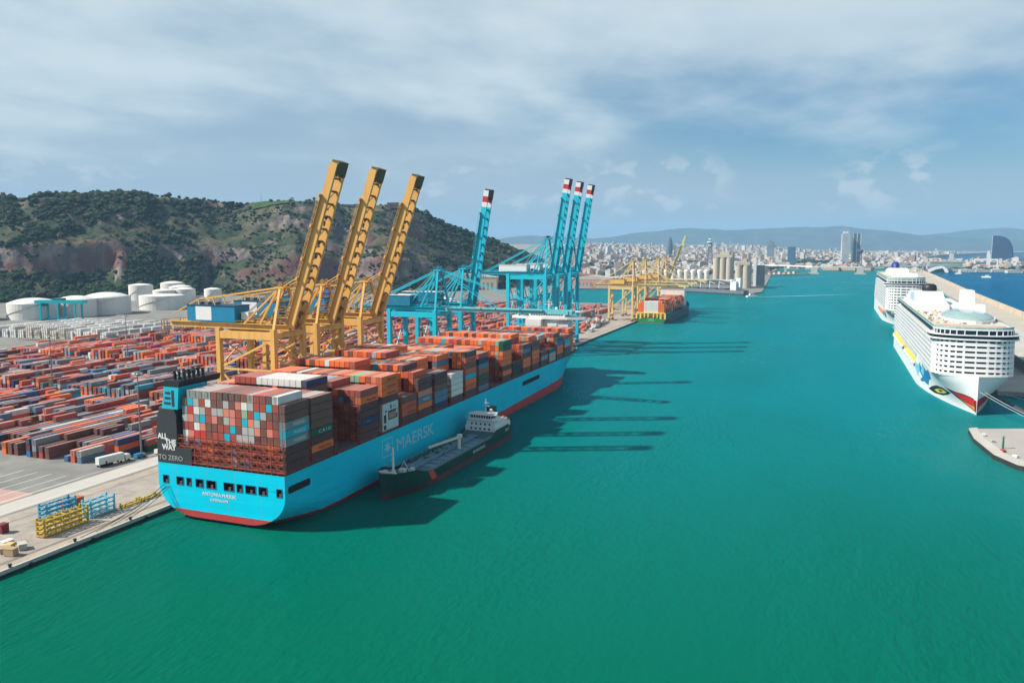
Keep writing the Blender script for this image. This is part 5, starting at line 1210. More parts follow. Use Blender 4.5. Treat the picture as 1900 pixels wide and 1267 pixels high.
# ------------------------------------------------------------------ container yard
YT = [('orange', 16), ('burnt orange', 14), ('rust red', 18), ('brown', 13), ('maroon', 11), ('light grey', 12), ('grey', 12), ('slate blue', 11), ('navy', 4), ('cyan', 3), ('blue', 4), ('magenta', 2), ('salmon', 8), ('dark green', 2), ('white', 6)]
YO = [('orange', 26), ('burnt orange', 14), ('rust red', 20), ('salmon', 14), ('grey', 10), ('light grey', 6), ('brown', 10)]
YL = 12.9
blocks = [(36, 8, -94), (158, 8, -92), (282, 7, -92), (394, 7, -94), (505, 8, -96), (626, 8, -96), (748, 8, -98), (872, 8, -98)]
SPECIAL = {}
for bi, (y0, nb, xs_) in enumerate(blocks):
    xl = -(190 + 1.34*(y0 + 60)) if y0 < 260 else -640
    if y0 > 340: xl = -470
    if y0 > 480: xl = -420
    nrow = int((xs_ - xl)/3.8)
    for r_ in range(nrow):
        x = xs_ - r_*3.8 - 1.4; lane = r_ % 27 == 26
        if lane: continue
        if y0 > 260 and y0 < 340 and x < -470 and x > -655: continue
        s0 = (int(min(2.4, max(0, (x + 150)*-.0))) if bi else 0)
        tab = YO if (y0 > 240 and -450 < x and rnd.random() < .6) else YT
        base = wpick(tab); hmean = (1.5 + 1.5*rnd.random()) if r_ % 3 == 0 or r_ == 0 else hmean; b = s0; nbr = nb - (1 if rnd.random() < .4 else 0)
        if bi == 0: b = max(0, int((x + 112)*.14) if x > -112 else 0) + (1 if r_ % 5 == 2 else 0)
        while b < nbr:
            if rnd.random() < .06: b += 1; continue
            h_ = max(1, min(3, round(rnd.gauss(hmean, .4))))
            half_ = rnd.random() < .14; Lc = 6.1 if half_ else YL - .35
            for t_ in range(h_):
                c = base if rnd.random() < .58 else wpick(tab)
                wh = '%s row from quay road, %s along, %s tier, %s yard block' % (ordn(r_ + 1) if r_ < 79 else 'far', ordn(b + 1), ordn(t_ + 1), ORD[bi + 1])
                reg(x, y0 + b*YL + Lc/2, QZ + t_*TH, Lc, c, wh, 'containers in the yard', 'L' if rnd.random() < .4 else None)
            b += 1
for rr in range(44):       # white refrigerated stacks in front of the tanks
    x = -474 - rr*3.4
    for b in range(7):
        yy = 392 + b*15 + (.5*(rr % 3)) - .38*(x + 474)*-.25
        if rnd.random() < .12: continue
        for t_ in range(3 if rr % 6 < 3 else 4): reg(x, yy, QZ + t_*TH, YL - .35, 'white' if rnd.random() < .86 else 'light grey', '%s white refrigerated row' % ordn(min(rr + 1, 60)), 'white refrigerated containers')
# containers and hatch lids set down on the far quay
for k in range(16):
    for r_ in range(5):
        if rnd.random() < .35: continue
        for t_ in range(rnd.choice((1, 1, 2, 3))): reg(-70 + r_*3.2 + (k % 3), 556 + k*13.4, QZ + t_*TH, 12.2, wpick([('white', 5), ('light grey', 4), ('salmon', 3), ('rust red', 3), ('orange', 2), ('slate blue', 2)]), '%s group set down on the far quay, %s tier' % (ordn(k + 1), ordn(t_ + 1)), 'containers on the far quay')
# ------------------------------------------------------------------ quay furniture
def spreader(label, x, y, nst, L_, W_, m, rz=0, cat='lifting frame', group='lifting frames parked on the quay'):
    t = thing('lifting_frame', label, cat, (x, y, QZ), R(rz), group)
    for s_ in range(nst):
        z = s_*1.55; f_ = MB()
        for sx in (-1, 1):
            f_.beam((sx*W_/2, -L_/2, z + .5), (sx*W_/2, L_/2, z + .5), .45, .5)
            for k in range(int(L_/1.8)): f_.beam((sx*W_/2, -L_/2 + k*1.8, z + .1), (sx*W_/2, -L_/2 + k*1.8 + .9, z + 1.3), .16)
        for k in range(int(L_/3) + 1): f_.beam((-W_/2, -L_/2 + k*3, z + .5), (W_/2, -L_/2 + k*3, z + .5), .35, .4)
        for sx in (-1, 1):
            for sy in (-1, 1): f_.cbox((sx*W_/2, sy*(L_/2 - .3), z + .8), (.6, .6, 1.5))
        f_.build('frame', m, t)
sy_ = mat('spreader_yellow', (206, 168, 44), .6, .25, .5, dirt=(96, 92, 40), dirt_amt=.6); sbl = mat('spreader_blue', (70, 160, 196), .55, .2, .4, dirt=(30, 80, 110), dirt_amt=.4)
spreader('stack of five yellow lifting frames lying near the quay edge', -42, -26.5, 4, 17, 3.2, sy_)
spreader('blue cage like lifting frame behind the yellow stack', -54.5, -18, 4, 12, 3.4, sbl)
spreader('pale blue upright lifting frame right of the yellow stack', -44, -10.5, 4, 10.5, 3.6, mat('spreader_pale_blue', (120, 196, 220), .55, .15, .4))
spreader('single low yellow frame lying behind the pale blue one', -41.5, 1, 1, 8, 2.2, sy_); spreader('single low yellow frame nearest the big ship stern', -41.2, 9.5, 1, 8, 2.2, sy_)
def box_thing(name, label, cat, c, d, m, rz=0, group=None, extra=None):
    t = thing(name, label, cat, c, R(rz), group); m_ = MB(); m_.box(-d[0]/2, d[0]/2, -d[1]/2, d[1]/2, .25, d[2]); m_.box(-d[0]/2+.2, d[0]/2-.2, -d[1]/2+.2, d[1]/2-.2, 0, .25); m_.build('body', m, t)
    m_ = MB(); m_.box(-d[0]/2 - .08, d[0]/2 + .08, -d[1]/2 - .08, d[1]/2 + .08, d[2], d[2] + .15); m_.build('lid', extra or m, t); return t
box_thing('equipment_box', 'orange flat topped equipment rack behind the blue lifting frame', 'rack', (-58.5, -9, QZ), (2.6, 8, 3.2), mat('rack_orange', (206, 104, 60), .6, .15))
box_thing('equipment_cabin', 'small dark red cabin at the lower left picture edge', 'cabin', (-57.5, -36, QZ), (2.4, 2.6, 3), mat('cabin_red', (120, 44, 44), .6, .15))
for i, (x, y, m_, lb_) in enumerate(((-46.5, -43, clean_white, 'white'), (-42.5, -45.5, sand, 'beige'), (-40.5, -48, mat('crate_timber', (176, 150, 116), .8, .2), 'timber brown'), (-38.5, -44, pale, 'pale grey'), (-48, -50, pale, 'pale concrete'), (-36.8, -49, mat('crate_timber'  , (176, 150, 116)), 'brown'))):
    box_thing('crate', '%s crate among the clutter at the near end of the quay' % lb_, 'crate', (x, y, QZ), (2.2, 3.4, 1.3 + .2*i), m_, 20*i, 'crates at the near quay end')
def vehicle(label, x, y, rz, trailer, body, group='vehicles on the terminal'):
    t = thing('terminal_truck' if trailer else 'van', label, 'truck' if trailer else 'van', (x, y, QZ), R(rz), group)
    wheel_m = black
    cb_ = MB()
    if trailer:
        cb_.prismx([(0, .9), (2.3, .9), (2.5, 1.9), (2.15, 3.1), (.2, 3.2), (0, 2.6)], -1.25, 1.25); cb_.build('cab', body, t)
        g_ = MB(); g_.add([(-1.1, 2.52, 1.95), (1.1, 2.52, 1.95), (1.0, 2.22, 2.95), (-1.0, 2.22, 2.95)], [(0, 3, 2, 1)]); g_.build('windscreen', glass, t)
        tb = MB(); tb.box(-1.25, 1.25, -12.6, -.5, 1.3, 1.6); tb.box(-1.22, 1.22, -12.5, -.7, 1.6, 4.3); tb.build('trailer', white, t); ws_ = (1.5, -2.2, -10.2, -11.5)
    else:
        cb_.prismx([(-2.4, .5), (2.4, .5), (2.5, 1.1), (1.6, 1.3), (.9, 2.2), (-2.4, 2.3)], -1, 1); cb_.build('body', body, t)
        g_ = MB(); g_.box(-1.02, 1.02, -.2, .9, 1.35, 1.95); g_.build('window', glass, t); ws_ = (1.5, -1.5)
    for wy in ws_:
        for sx in (-1, 1): w_ = MB(); w_.tube((sx*1.0, wy, .5), (sx*1.28, wy, .5), .5, n=12); w_.build('wheel', wheel_m, t)
vehicle('white articulated truck parked beside the yard, nearest the big ship', -92, 46, -8, True, clean_white)
vehicle('white van parked on the quay road beside the light mast', -87.5, 62, -4, False, clean_white); vehicle('blue van on the quay road below the light mast', -89.8, 52.5, 0, False, mat('van_blue', (60, 140, 190), .4, .05))
for i, (x, y) in enumerate(((-46, 640), (-52, 690), (-60, 590), (-48, 560), (-80, 480), (-80, 330))): vehicle('white truck on the far quay near the %s' % ('green ship', 'faded yellow crane', 'three tall turquoise cranes', 'ship bow', 'turquoise legs', 'lowered boom crane')[i], x, y, 0 if i % 2 else 180, True, clean_white)
bwk = box_thing('machine_housing', 'black and white machine housing at the tail of the white truck', 'machine', (-93.8, 38.4, QZ), (3, 4.4, 2.4), black, 12, None, clean_white)
def lightmast(label, x, y, h_):
    t = thing('light_mast', label, 'light mast', (x, y, QZ), 0, 'light masts in the yard'); m_ = MB(); m_.tube((0, 0, 0), (0, 0, h_), .45, .2, 8); m_.build('pole', steel, t); m_ = MB(); m_.lathe((0, 0, h_), [(1.5, -.2), (1.6, .2), (.3, .5)], 10); m_.build('crown_ring', steel, t)
    for k in range(8): a = k*.785; m_ = MB(); m_.cbox((1.7*math.cos(a), 1.7*math.sin(a), h_ - .5), (.7, .7, .6)); m_.build('floodlight', clean_white, t)
    MB().box(-1, 1, -1, 1, 0, 1.6).build('base', clean_white, t)
for i, (x, y, w_) in enumerate(((-90.7, 54.5, 'beside the funnel of the big ship'), (-260, 150, 'in the middle of the near yard'), (-330, 276, 'beyond the first yard rows'), (-90.5, 276, 'behind the second yellow crane'), (-90, 388, 'behind the lowered turquoise boom'), (-560, 276, 'before the white refrigerated stacks'))): lightmast('tall slim light mast ' + w_, x, y, 38)
bo = MB(); bo.lathe((0, 0, 0), [(.45, 0), (.38, .5), (.6, .75), (.55, 1.0), (.05, 1.05)], 10); b0_ = bo.build('bollard', mat('bollard_black', (40, 40, 42), .5, .1)); fd_ = MB(); fd_.tube((0, 0, -.9), (0, 0, .7), .5, n=10); fd0 = fd_.build('quay_fender', black)
yy = -78
for k in range(26):
    for src, lb_, g_, loc in ((b0_, 'black mooring bollard on the pale quay edge', 'bollards along the quay edge', (QX - .4, yy, QZ + .28)), (fd0, 'black rubber fender on the quay wall above the water', 'fenders along the quay wall', (QX + .55, yy + 6, .6))):
        if yy > 14 and yy < 395: continue
        o_ = src if src.get('label') is None else src.copy()
        if o_ is not src: col.objects.link(o_)
        o_.location = loc; tag(o_, lb_, src.name.split('.')[0].replace('_', ' ').split()[-1], g_)
    yy += 22
bc = thing('harbour_beacon', 'small green light beacon on the edge of the pier pad', 'beacon', (270, 206, 2.2)); m_ = MB(); m_.tube((0, 0, 0), (0, 0, 5), .5, .35, 10); m_.build('tower', mat('beacon_green', (20, 120, 84), .5, .1), bc); m_ = MB(); m_.lathe((0, 0, 5), [(.7, 0), (.7, .2), (.3, .3), (.3, 1), (.05, 1.3)], 10); m_.build('lantern', steel, bc)
for i, (x, y, c_, lb_) in enumerate(((266.5, 232, clean_white, 'white'), (268, 219, pale, 'grey'), (268.8, 199, redp, 'red'), (272, 190, clean_white, 'low white'), (278, 180, pale, 'pale'))): box_thing('kerb_block', lb_ + ' block standing on the kerb of the pier pad', 'block', (x, y, 2.25), (1.4, 2.2, .9), c_, i*14, 'blocks on the pier pad')
ct_ = thing('cruise_terminal', 'low grey cruise terminal building behind the white cruise ship', 'building', (352, 560, 3)); m_ = MB(); m_.box(-22, 22, -110, 110, 0, 9); m_.build('wall', mat('terminal_grey', (150, 156, 160), .7, .1, .1), ct_); m_ = MB(); m_.box(-24, 24, -112, 112, 9, 10); m_.build('roof', pale, ct_)
m_ = MB()
for k in range(30): m_.box(-22.1, -22.02, -104 + k*7, -100 + k*7, 3, 7)
m_.build('window', glass, ct_)['kind'] = 'stuff'
# ------------------------------------------------------------------ warehouses, silos and the city
def hall(label, x, y, wd_, dp, h_, wall, roofm, rz=0, group='port sheds'):
    t = thing('warehouse', label, 'warehouse', (x, y, QZ), R(rz), group); m_ = MB(); m_.box(-wd_/2, wd_/2, -dp/2, dp/2, 0, h_)
    m_.build('wall', wall, t); m_ = MB(); m_.prismy([(-wd_/2 - .6, h_), (wd_/2 + .6, h_), (wd_/2 + .6, h_ + .6), (0, h_ + wd_*.06 + .6), (-wd_/2 - .6, h_ + .6)], -dp/2 - .6, dp/2 + .6); m_.build('roof', roofm, t)
    m_ = MB()
    for k in range(int(wd_/9)): m_.box(-wd_/2 + 3 + k*9, -wd_/2 + 7 + k*9, -dp/2 - .1, -dp/2 - .02, .1, h_*.6)
    m_.build('door', mat('shed_door', (130, 138, 142), .6, .1), t)
teal = mat('shed_teal', (60, 150, 160), .6, .12); tan = mat('shed_tan', (206, 192, 168), .8, .1)
hall('white roofed shed with teal front behind the turquoise portals', -300, 760, 90, 70, 15, teal, clean_white); hall('long white roofed shed behind the third yellow crane', -395, 880, 120, 60, 13, offw, clean_white)
hall('broad tan shed at the foot of the hill behind the turquoise cranes', -640, 1400, 330, 70, 26, tan, pale, 18); hall('blue roofed shed beside the last white tank', -680, 1010, 120, 60, 12, mat('shed_blue', (40, 96, 150), .6, .1), mat('roof_blue', (36, 84, 140), .6, .1), 10)
hall('grey roofed shed between the hill and the far cranes', -560, 1700, 200, 70, 12, offw, mat('roof_grey', (146, 150, 152), .7, .1), 8); hall('pink walled shed on the far quay across the basin', -330, 1700, 160, 50, 14, mat('shed_pink', (204, 156, 140), .8, .1), pale, 4); hall('white shed on the far quay left of the white silos', -260, 1870, 150, 60, 13, offw, clean_white, 4)
hall('dark roofed shed behind the bulk carrier', -40, 1620, 130, 34, 12, steel, mat('roof_dark', (70, 76, 82), .7, .1), -32)
hall('brown shed in the far port behind the basin', -470, 1960, 170, 60, 13, mat('shed_brown', (150, 122, 108), .8, .1), mat('roof_rust', (168, 120, 104), .8, .1), 6); hall('tall pale cube shaped store beside the turquoise towers', -655, 1560, 42, 40, 52, tan, tan, 12)
conc = mat('silo_concrete', (196, 186, 168), .85, .08, .06, streak=1, dirt=(150, 138, 122), dirt_amt=.4)
def silo(label, x, y, cols_, rows, r_, h_, top):
    t = thing('grain_silo', label, 'silo', (x, y, QZ), 0, 'concrete grain silos')
    for i in range(cols_):
        for j in range(rows): m_ = MB(); m_.lathe((i*r_*1.96, j*r_*1.96, 0), [(r_, 0), (r_, h_), (.05, h_ + .1)], 20); m_.build('silo_tube', conc, t, smooth=False)
    m_ = MB(); m_.box(-r_, (cols_-1)*r_*1.96 + r_, -r_*.9, (rows-1)*r_*1.96 + r_*.9, h_ + .2, h_ + 7); m_.box(r_, (cols_-1)*r_*1.96, 0, (rows-1)*r_*1.9, h_ + 7, h_ + top); m_.build('head_house', conc, t)
silo('left block of tall tan concrete grain silos, three tubes wide', -64, 1905, 3, 4, 8.0, 66, 15); silo('right block of tall tan concrete grain silos at the pier end', 12, 1690, 2, 4, 8.2, 52, 14)
tw = thing('elevator_tower', 'dark glazed tower block at the end of the silo pier', 'tower', (52, 1800, QZ)); MB().box(-9, 9, -14, 14, 0, 50).build('tower', mat('dark_tower', (64, 82, 98), .4, .15), tw); MB().box(-16, -9.1, -12, 12, 0, 64).build('lift_shaft', white, tw)
for k in range(8):
    t = thing('white_silo', 'white cylindrical silo, %s from the left in the row beside the concrete silos' % ordn(k+1), 'silo', (-232 + k*17.5, 2030 + k*5, QZ), 0, 'white silos'); m_ = MB(); m_.lathe((0, 0, 0), [(7.6, 0), (7.6, 27), (6, 29.5), (.05, 31.5)], 18); m_.build('shell', tankm, t); m_ = MB(); m_.beam((7.8, 0, 0), (7.8, 0, 31), .5); m_.build('ladder', steel, t)
cvy = thing('conveyor_gallery', 'long pale conveyor gallery on posts along the silo pier', 'conveyor', (-160, 1640, QZ), R(-4)); MB().box(-60, 190, -2, 2, 17, 21).build('gallery', white, cvy)
for k in range(9): MB().box(-56 + k*29, -54.6 + k*29, -1, 1, 0, 17).build('post', steel, cvy)
# city ground
def city_z(x, y):
    d = math.hypot(x - CAM.x, y - CAM.y); az = math.degrees(math.atan2(x - CAM.x, y - CAM.y))
    return 2.4 + 95*sm(3600, 9000, d)*(1 - .75*sm(-6, 2, az)) + 28*sm(2600, 3600, d)*(1 - sm(-17, -10, az))
poly = [(-3400, 2250), (-420, 2250), (-60, 2560), (14, 2900), (20, 3420), (330, 3420), (470, 3660), (620, 3300), (700, 3190), (930, 3390), (1120, 4250), (1210, 4750), (1150, 5000), (900, 5200), (760, 5900), (1200, 8000), (1900, 10500), (3600, 14500), (-7000, 14500), (-7000, 5000)]
def inside(x, y, pl):
    c = False; j = len(pl) - 1
    for i in range(len(pl)):
        if (pl[i][1] > y) != (pl[j][1] > y) and x < (pl[j][0]-pl[i][0])*(y-pl[i][1])/(pl[j][1]-pl[i][1]) + pl[i][0]: c = not c
        j = i
    return c
import bmesh
bmc = bmesh.new(); fv = [bmc.verts.new((x, y, 0)) for x, y in poly]; bmc.faces.new(fv)
for k in range(1, 60):
    y = 2250 + k*207; bmesh.ops.bisect_plane(bmc, geom=bmc.verts[:] + bmc.edges[:] + bmc.faces[:], plane_co=(0, y, 0), plane_no=(0, 1, 0))
for k in range(1, 46):
    x = -7000 + k*232; bmesh.ops.bisect_plane(bmc, geom=bmc.verts[:] + bmc.edges[:] + bmc.faces[:], plane_co=(x, 0, 0), plane_no=(1, 0, 0))
for v in bmc.verts: v.co.z = city_z(v.co.x, v.co.y)
be = [e for e in bmc.edges if e.is_boundary]; ex = bmesh.ops.extrude_edge_only(bmc, edges=be)
for v in ex['geom']:
    if isinstance(v, bmesh.types.BMVert): v.co.z = -3
bmesh.ops.recalc_face_normals(bmc, faces=bmc.faces[:])
me = bpy.data.meshes.new('city_ground'); bmc.to_mesh(me); me.materials.append(mat('city_ground', (150, 142, 130), .95, .2, .01, dirt=(84, 92, 74), dirt_amt=.6)); o_ = bpy.data.objects.new('city_ground', me); col.objects.link(o_); tag(o_, kind='structure')
def facade(name, rgb, wrgb, px=3.2, pz=3.1):
    m = bpy.data.materials.new(name); m.use_nodes = True; t = m.node_tree; bs = t.nodes['Principled BSDF']; k = t.links.new
    g = t.nodes.new('ShaderNodeNewGeometry'); sp = t.nodes.new('ShaderNodeSeparateXYZ'); k(g.outputs['Position'], sp.inputs[0]); ns = t.nodes.new('ShaderNodeSeparateXYZ'); k(g.outputs['Normal'], ns.inputs[0])
    def M(op, a, b=None):
        n = t.nodes.new('ShaderNodeMath'); n.operation = op
        for i, v in enumerate((a, b)):
            if v is None: continue
            if isinstance(v, (int, float)): n.inputs[i].default_value = v
            else: k(v, n.inputs[i])
        return n.outputs[0]
    h = M('ADD', sp.outputs[0], sp.outputs[1])
    wx = M('LESS_THAN', M('FRACT', M('DIVIDE', h, px)), .45); wz = M('LESS_THAN', M('FRACT', M('DIVIDE', sp.outputs[2], pz)), .5); up = M('LESS_THAN', M('ABSOLUTE', ns.outputs[2]), .5)
    f = M('MULTIPLY', M('MULTIPLY', wx, wz), up)
    oi = t.nodes.new('ShaderNodeTexNoise'); k(g.outputs['Position'], oi.inputs['Vector']); oi.inputs['Scale'].default_value = .013
    hs = t.nodes.new('ShaderNodeHueSaturation'); hs.inputs['Color'].default_value = srgb(*rgb); mr_ = t.nodes.new('ShaderNodeMapRange'); k(oi.outputs[0], mr_.inputs[0]); mr_.inputs[1].default_value = .3; mr_.inputs[2].default_value = .7; mr_.inputs[3].default_value = .52; mr_.inputs[4].default_value = .84; k(mr_.outputs[0], hs.inputs['Value'])
    mx = t.nodes.new('ShaderNodeMix'); mx.data_type = 'RGBA'; k(f, mx.inputs[0]); k(hs.outputs[0], mx.inputs[6]); mx.inputs[7].default_value = srgb(*wrgb); k(mx.outputs[2], bs.inputs['Base Color']); bs.inputs['Roughness'].default_value = .8
    return m
FAC = [('beige', facade('facade_beige', (206, 192, 174), (140, 134, 128))), ('pale grey', facade('facade_grey', (198, 198, 196), (140, 146, 150))), ('salmon', facade('facade_salmon', (204, 164, 148), (140, 122, 116))), ('white', facade('facade_white', (208, 206, 202), (150, 154, 158))), ('sand yellow', facade('facade_yellow', (212, 194, 158), (150, 136, 118))), ('brown brick', facade('facade_brown', (172, 144, 128), (116, 106, 100)))]
roofs = [mat('roof_terracotta', (178, 112, 90), .9, .15), mat('roof_flat', (176, 168, 158), .9, .1)]
def in_view(x, y):
    az = math.degrees(math.atan2(x - CAM.x, y - CAM.y)); return -18 < az < 12.4
mass = MB(); r7 = random.Random(21); cand = []
def bld(mb, x, y, z, w_, d_, h_, rz, ci, ri, off=0):
    c, s_ = math.cos(rz), math.sin(rz)
    def R2(px, py): return (x + px*c - py*s_, y + px*s_ + py*c)
    p = [R2(-w_/2, -d_/2), R2(w_/2, -d_/2), R2(w_/2, d_/2), R2(-w_/2, d_/2)]
    mb.add([(a, b, z) for a, b in p] + [(a, b, z + h_) for a, b in p], [(0,1,5,4),(1,2,6,5),(2,3,7,6),(3,0,4,7)], ci); mb.add([(a, b, z + h_) for a, b in p], [(0,1,2,3)], ri)
    q = [R2(-w_*.3, -d_*.3), R2(w_*.2, -d_*.3), R2(w_*.2, d_*.25), R2(-w_*.3, d_*.25)]
    mb.add([(a, b, z + h_) for a, b in q] + [(a, b, z + h_ + 3.2) for a, b in q], [(0,1,5,4),(1,2,6,5),(2,3,7,6),(3,0,4,7),(4,5,6,7)], ci)
n_try = 0
while len(cand) < 3600 and n_try < 60000:
    n_try += 1
    az = R(r7.uniform(-18, 12.2)); d = 2450 + (r7.random()**1.35)*7600; x = CAM.x + d*math.sin(az); y = CAM.y + d*math.cos(az)
    if not inside(x, y, poly) or not inside(x + 25, y - 25, poly): continue
    if d < 2950 and math.degrees(az) < -5 and r7.random() < .6: continue
    if fbm(x*.0016, y*.0016, 40) > .22: continue
    g_ = 60*round(x/60), 60*round(y/60)
    big = r7.random() < .1; w_ = r7.uniform(14, 34)*(1.6 if big else 1); h_ = r7.choices((10, 13, 16, 19, 23, 32, 46), (4, 6, 6, 5, 2, .5, .18))[0]*r7.uniform(.85, 1.15)
    if math.degrees(az) > 2.5 and d > 4600: h_ *= 1.2
    cand.append((w_*h_/(d*d), x, y, w_, r7.uniform(14, 40), h_, R(r7.choice((0, 45, 45, -20, 20))) + r7.uniform(-.05, .05), r7.choices(range(6), (6, 5, 2.4, 6, 1.6, 1.4))[0], 6 + (r7.random() < .72)))
cand.sort(reverse=True)
fm_ = [m for _, m in FAC] + roofs
AREAS = [(-19, -12, 'behind the far turquoise cranes'), (-12, -8.2, 'behind the faded yellow cranes'), (-8.2, -4.5, 'behind the grain silos'), (-4.5, -.5, 'behind the low bridge'), (-.5, 4, 'around the striped twin towers'), (4, 7.5, 'above the breakwater'), (7.5, 13, 'beside the sail shaped tower')]
for i, (_, x, y, w_, d_, h_, rz, ci, ri) in enumerate(cand):
    if i < 250:
        mb = MB(); bld(mb, 0, 0, 0, w_, d_, h_ + 2, rz, 0, 1); 
        t = thing('city_building', None, 'building', (x, y, city_z(x, y) - 2)); az = math.degrees(math.atan2(x - CAM.x, y - CAM.y))
        ar = next(a for lo, hi, a in AREAS if lo <= az < hi); hd = 'tall' if h_ > 34 else ('low' if h_ < 16 else 'mid height')
        t['label'] = '%s %s %s roofed block in the hazy city %s' % (hd, FAC[ci][0], 'red' if ri == 6 else 'flat', ar); t['group'] = 'city blocks ' + ar
        # walls and roof are parts of their own
        w1 = MB(); w1.v = mb.v; w1.f = [f for f, m in zip(mb.f, mb.m) if m == 0]; w1.m = [0]*len(w1.f); w1.build('wall', FAC[ci][1], t); w2 = MB(); w2.v = mb.v[8:12]; w2.f = [(0, 1, 2, 3)]; w2.m = [0]; w2.build('roof', roofs[ri - 6], t)
    else: bld(mass, x, y, city_z(x, y) - 2, w_, d_, h_ + 2, rz, ci, ri)
tag(mass.build('distant_city', fm_), kind='stuff')
pk = MB(); r8 = random.Random(4); kk = 0
while kk < 2600:
    az = R(r8.uniform(-17.5, 12)); d = r8.uniform(2450, 6200); x = CAM.x + d*math.sin(az); y = CAM.y + d*math.cos(az)
    if not inside(x, y, poly): continue
    f_ = fbm(x*.0016, y*.0016, 40)
    if f_ < .2 and r8.random() < .82: continue
    s_ = r8.uniform(5, 10); crown(pk, (x, y, city_z(x, y)), s_, s_*1.7, r8, r8.choice((0, 0, 1, 2))); kk += 1
tag(pk.build('city_park_trees', leaf), kind='stuff')
# landmarks
def at(azd, d): return CAM.x + d*math.sin(R(azd)), CAM.y + d*math.cos(R(azd))
x, y = at(-10.0, 5600); t = thing('bullet_tower', 'dark blue bullet shaped tower rising alone from the city', 'tower', (x, y, city_z(x, y))); m_ = MB(); m_.lathe((0, 0, 0), [(22, 0), (23, 40), (22, 85), (18, 108), (10, 124), (.1, 132)], 24); m_.build('shell', facade('facade_bullet', (96, 118, 140), (60, 80, 104)), t)
x, y = at(-7.25, 3150); t = thing('cable_car_tower', 'steel lattice cable car tower with round platforms', 'tower', (x, y, city_z(x, y))); m_ = MB()
for sx in (-1, 1):
    for sy in (-1, 1): m_.beam((sx*11, sy*11, 0), (sx*4, sy*4, 110), 2.4)
for k in range(8):
    r0 = 11 - 7*k/8; r1 = 11 - 7*(k+1)/8
    for sx in (-1, 1): m_.beam((sx*r0, -r0, k*13.7), (-sx*r1, -r1, (k+1)*13.7), 1.2); m_.beam((sx*r0, r0, k*13.7), (-sx*r1, r1, (k+1)*13.7), 1.2)
m_.build('lattice', mat('lattice_grey', (112, 118, 124), .6, .1), t)
for z, rr in ((96, 8), (108, 12), (119, 7)): m_ = MB(); m_.lathe((0, 0, z), [(.1, 0), (rr, .5), (rr, 4), (.1, 5)], 16); m_.build('platform', white, t)
MB().tube((0, 0, 112), (0, 0, 134), 1.4, .5).build('mast', steel, t)
x, y = at(2.25, 3420); t = thing('cable_car_tower', 'dark steel cable car tower with wide head near the harbour front', 'tower', (x, y, 2)); m_ = MB()
for sx in (-1, 1):
    for sy in (-1, 1): m_.beam((sx*8, sy*8, 0), (sx*4.6, sy*4.6, 70), 2.2)
for k in range(6):
    for sx in (-1, 1): m_.beam((sx*7, -7, k*11), (-sx*6.5, -6.5, k*11 + 11), 1.2); m_.beam((sx*7, 7, k*11), (-sx*6.5, 6.5, k*11 + 11), 1.2)
m_.build('lattice', mat('lattice_dark', (74, 80, 88), .6, .1), t); m_ = MB(); m_.lathe((0, 0, 68), [(4, 0), (10, 3), (11, 9), (10, 13), (.1, 15)], 16); m_.build('cabin_head', mat('lattice_dark', (74, 80, 88)), t)
x, y = at(1.35, 4700); t = thing('tower_block', 'pale concrete twin tower with vertical ribs, left of a pair', 'tower', (x, y, 2), R(10)); MB().box(-20, 16, -18, 18, 0, 164).build('wall', facade('facade_tower_pale', (186, 196, 200), (120, 138, 150), 6, 4), t); MB().box(-12, 10, -10, 10, 164, 174).build('plant_room', white, t)
for k in range(7): MB().box(-20 + k*5.8, -18.6 + k*5.8, -18.8, -18.02, 0, 164).build('rib', white, t)
x, y = at(1.98, 4760); t = thing('tower_block', 'dark glass twin tower with pale edges, right of a pair', 'tower', (x, y, 2), R(10)); MB().box(-20, 20, -18, 18, 0, 164).build('wall', facade('facade_tower_dark', (98, 120, 138), (62, 84, 104), 5, 4), t)
for k in (-20.5, -1, 17.5): MB().box(k, k + 3, -19, -18.02, 0, 166).build('rib', white, t)
x, y = at(-1.95, 3900); t = thing('tower_block', 'blue glass office tower on a wide dark podium', 'tower', (x, y, city_z(x, y))); bgm = facade('facade_blue', (70, 112, 140), (40, 84, 116), 4, 4); MB().box(-17, 17, -14, 14, 0, 92).build('wall', bgm, t); MB().box(-40, 28, -16, 16.5, 0, 34).build('podium', bgm, t)
x, y = at(-3.3, 5200); t = thing('tower_block', 'hazy grey blue slab tower in the middle of the city', 'tower', (x, y, city_z(x, y))); MB().box(-20, 20, -12, 12, 0, 108).build('wall', facade('facade_slate', (120, 140, 154), (90, 110, 126), 4, 4), t); MB().box(-8, 8, -6, 6, 108, 114).build('plant_room', steel, t)
t = thing('sail_hotel', 'tall sail shaped dark blue glass hotel by the open sea', 'hotel', (1046, 4560, 2), R(-22)); sp2 = []
for k in range(13): a = math.pi/2*k/12; sp2.append((-46 + 92*math.sin(a)*1.0, 150*math.cos(a)**.62 if k < 12 else 0))
m_ = MB(); m_.prismy([(-46, 0)] + [(x_, z_) for x_, z_ in [(-46, 150), (-26, 150), (-8, 147), (8, 141), (22, 130), (33, 114), (41, 92), (46, 64), (48, 30), (48, 0)]], -11, 11); m_.build('glass_sail', facade('facade_sail', (12, 58, 100), (8, 40, 80), 6, 4), t)
m_ = MB(); m_.box(-47.5, -46, -12, 12, 0, 151); m_.box(-90, 60, -26, 20, 0, 14); m_.build('base', white, t)
x, y = at(9.45, 3950); t = thing('white_tower', 'slim white tower standing left of the sail shaped hotel', 'tower', (x, y, 2)); m_ = MB(); m_.prism([(-7, -7), (7, -7), (5, 7), (-5, 7)], 0, 64); m_.prism([(-5, -5), (4, -5), (3, 5), (-3, 5)], 64, 76); m_.build('shaft', clean_white, t); MB().box(-14, 14, -12, 12, 0, 10).build('base', white, t)
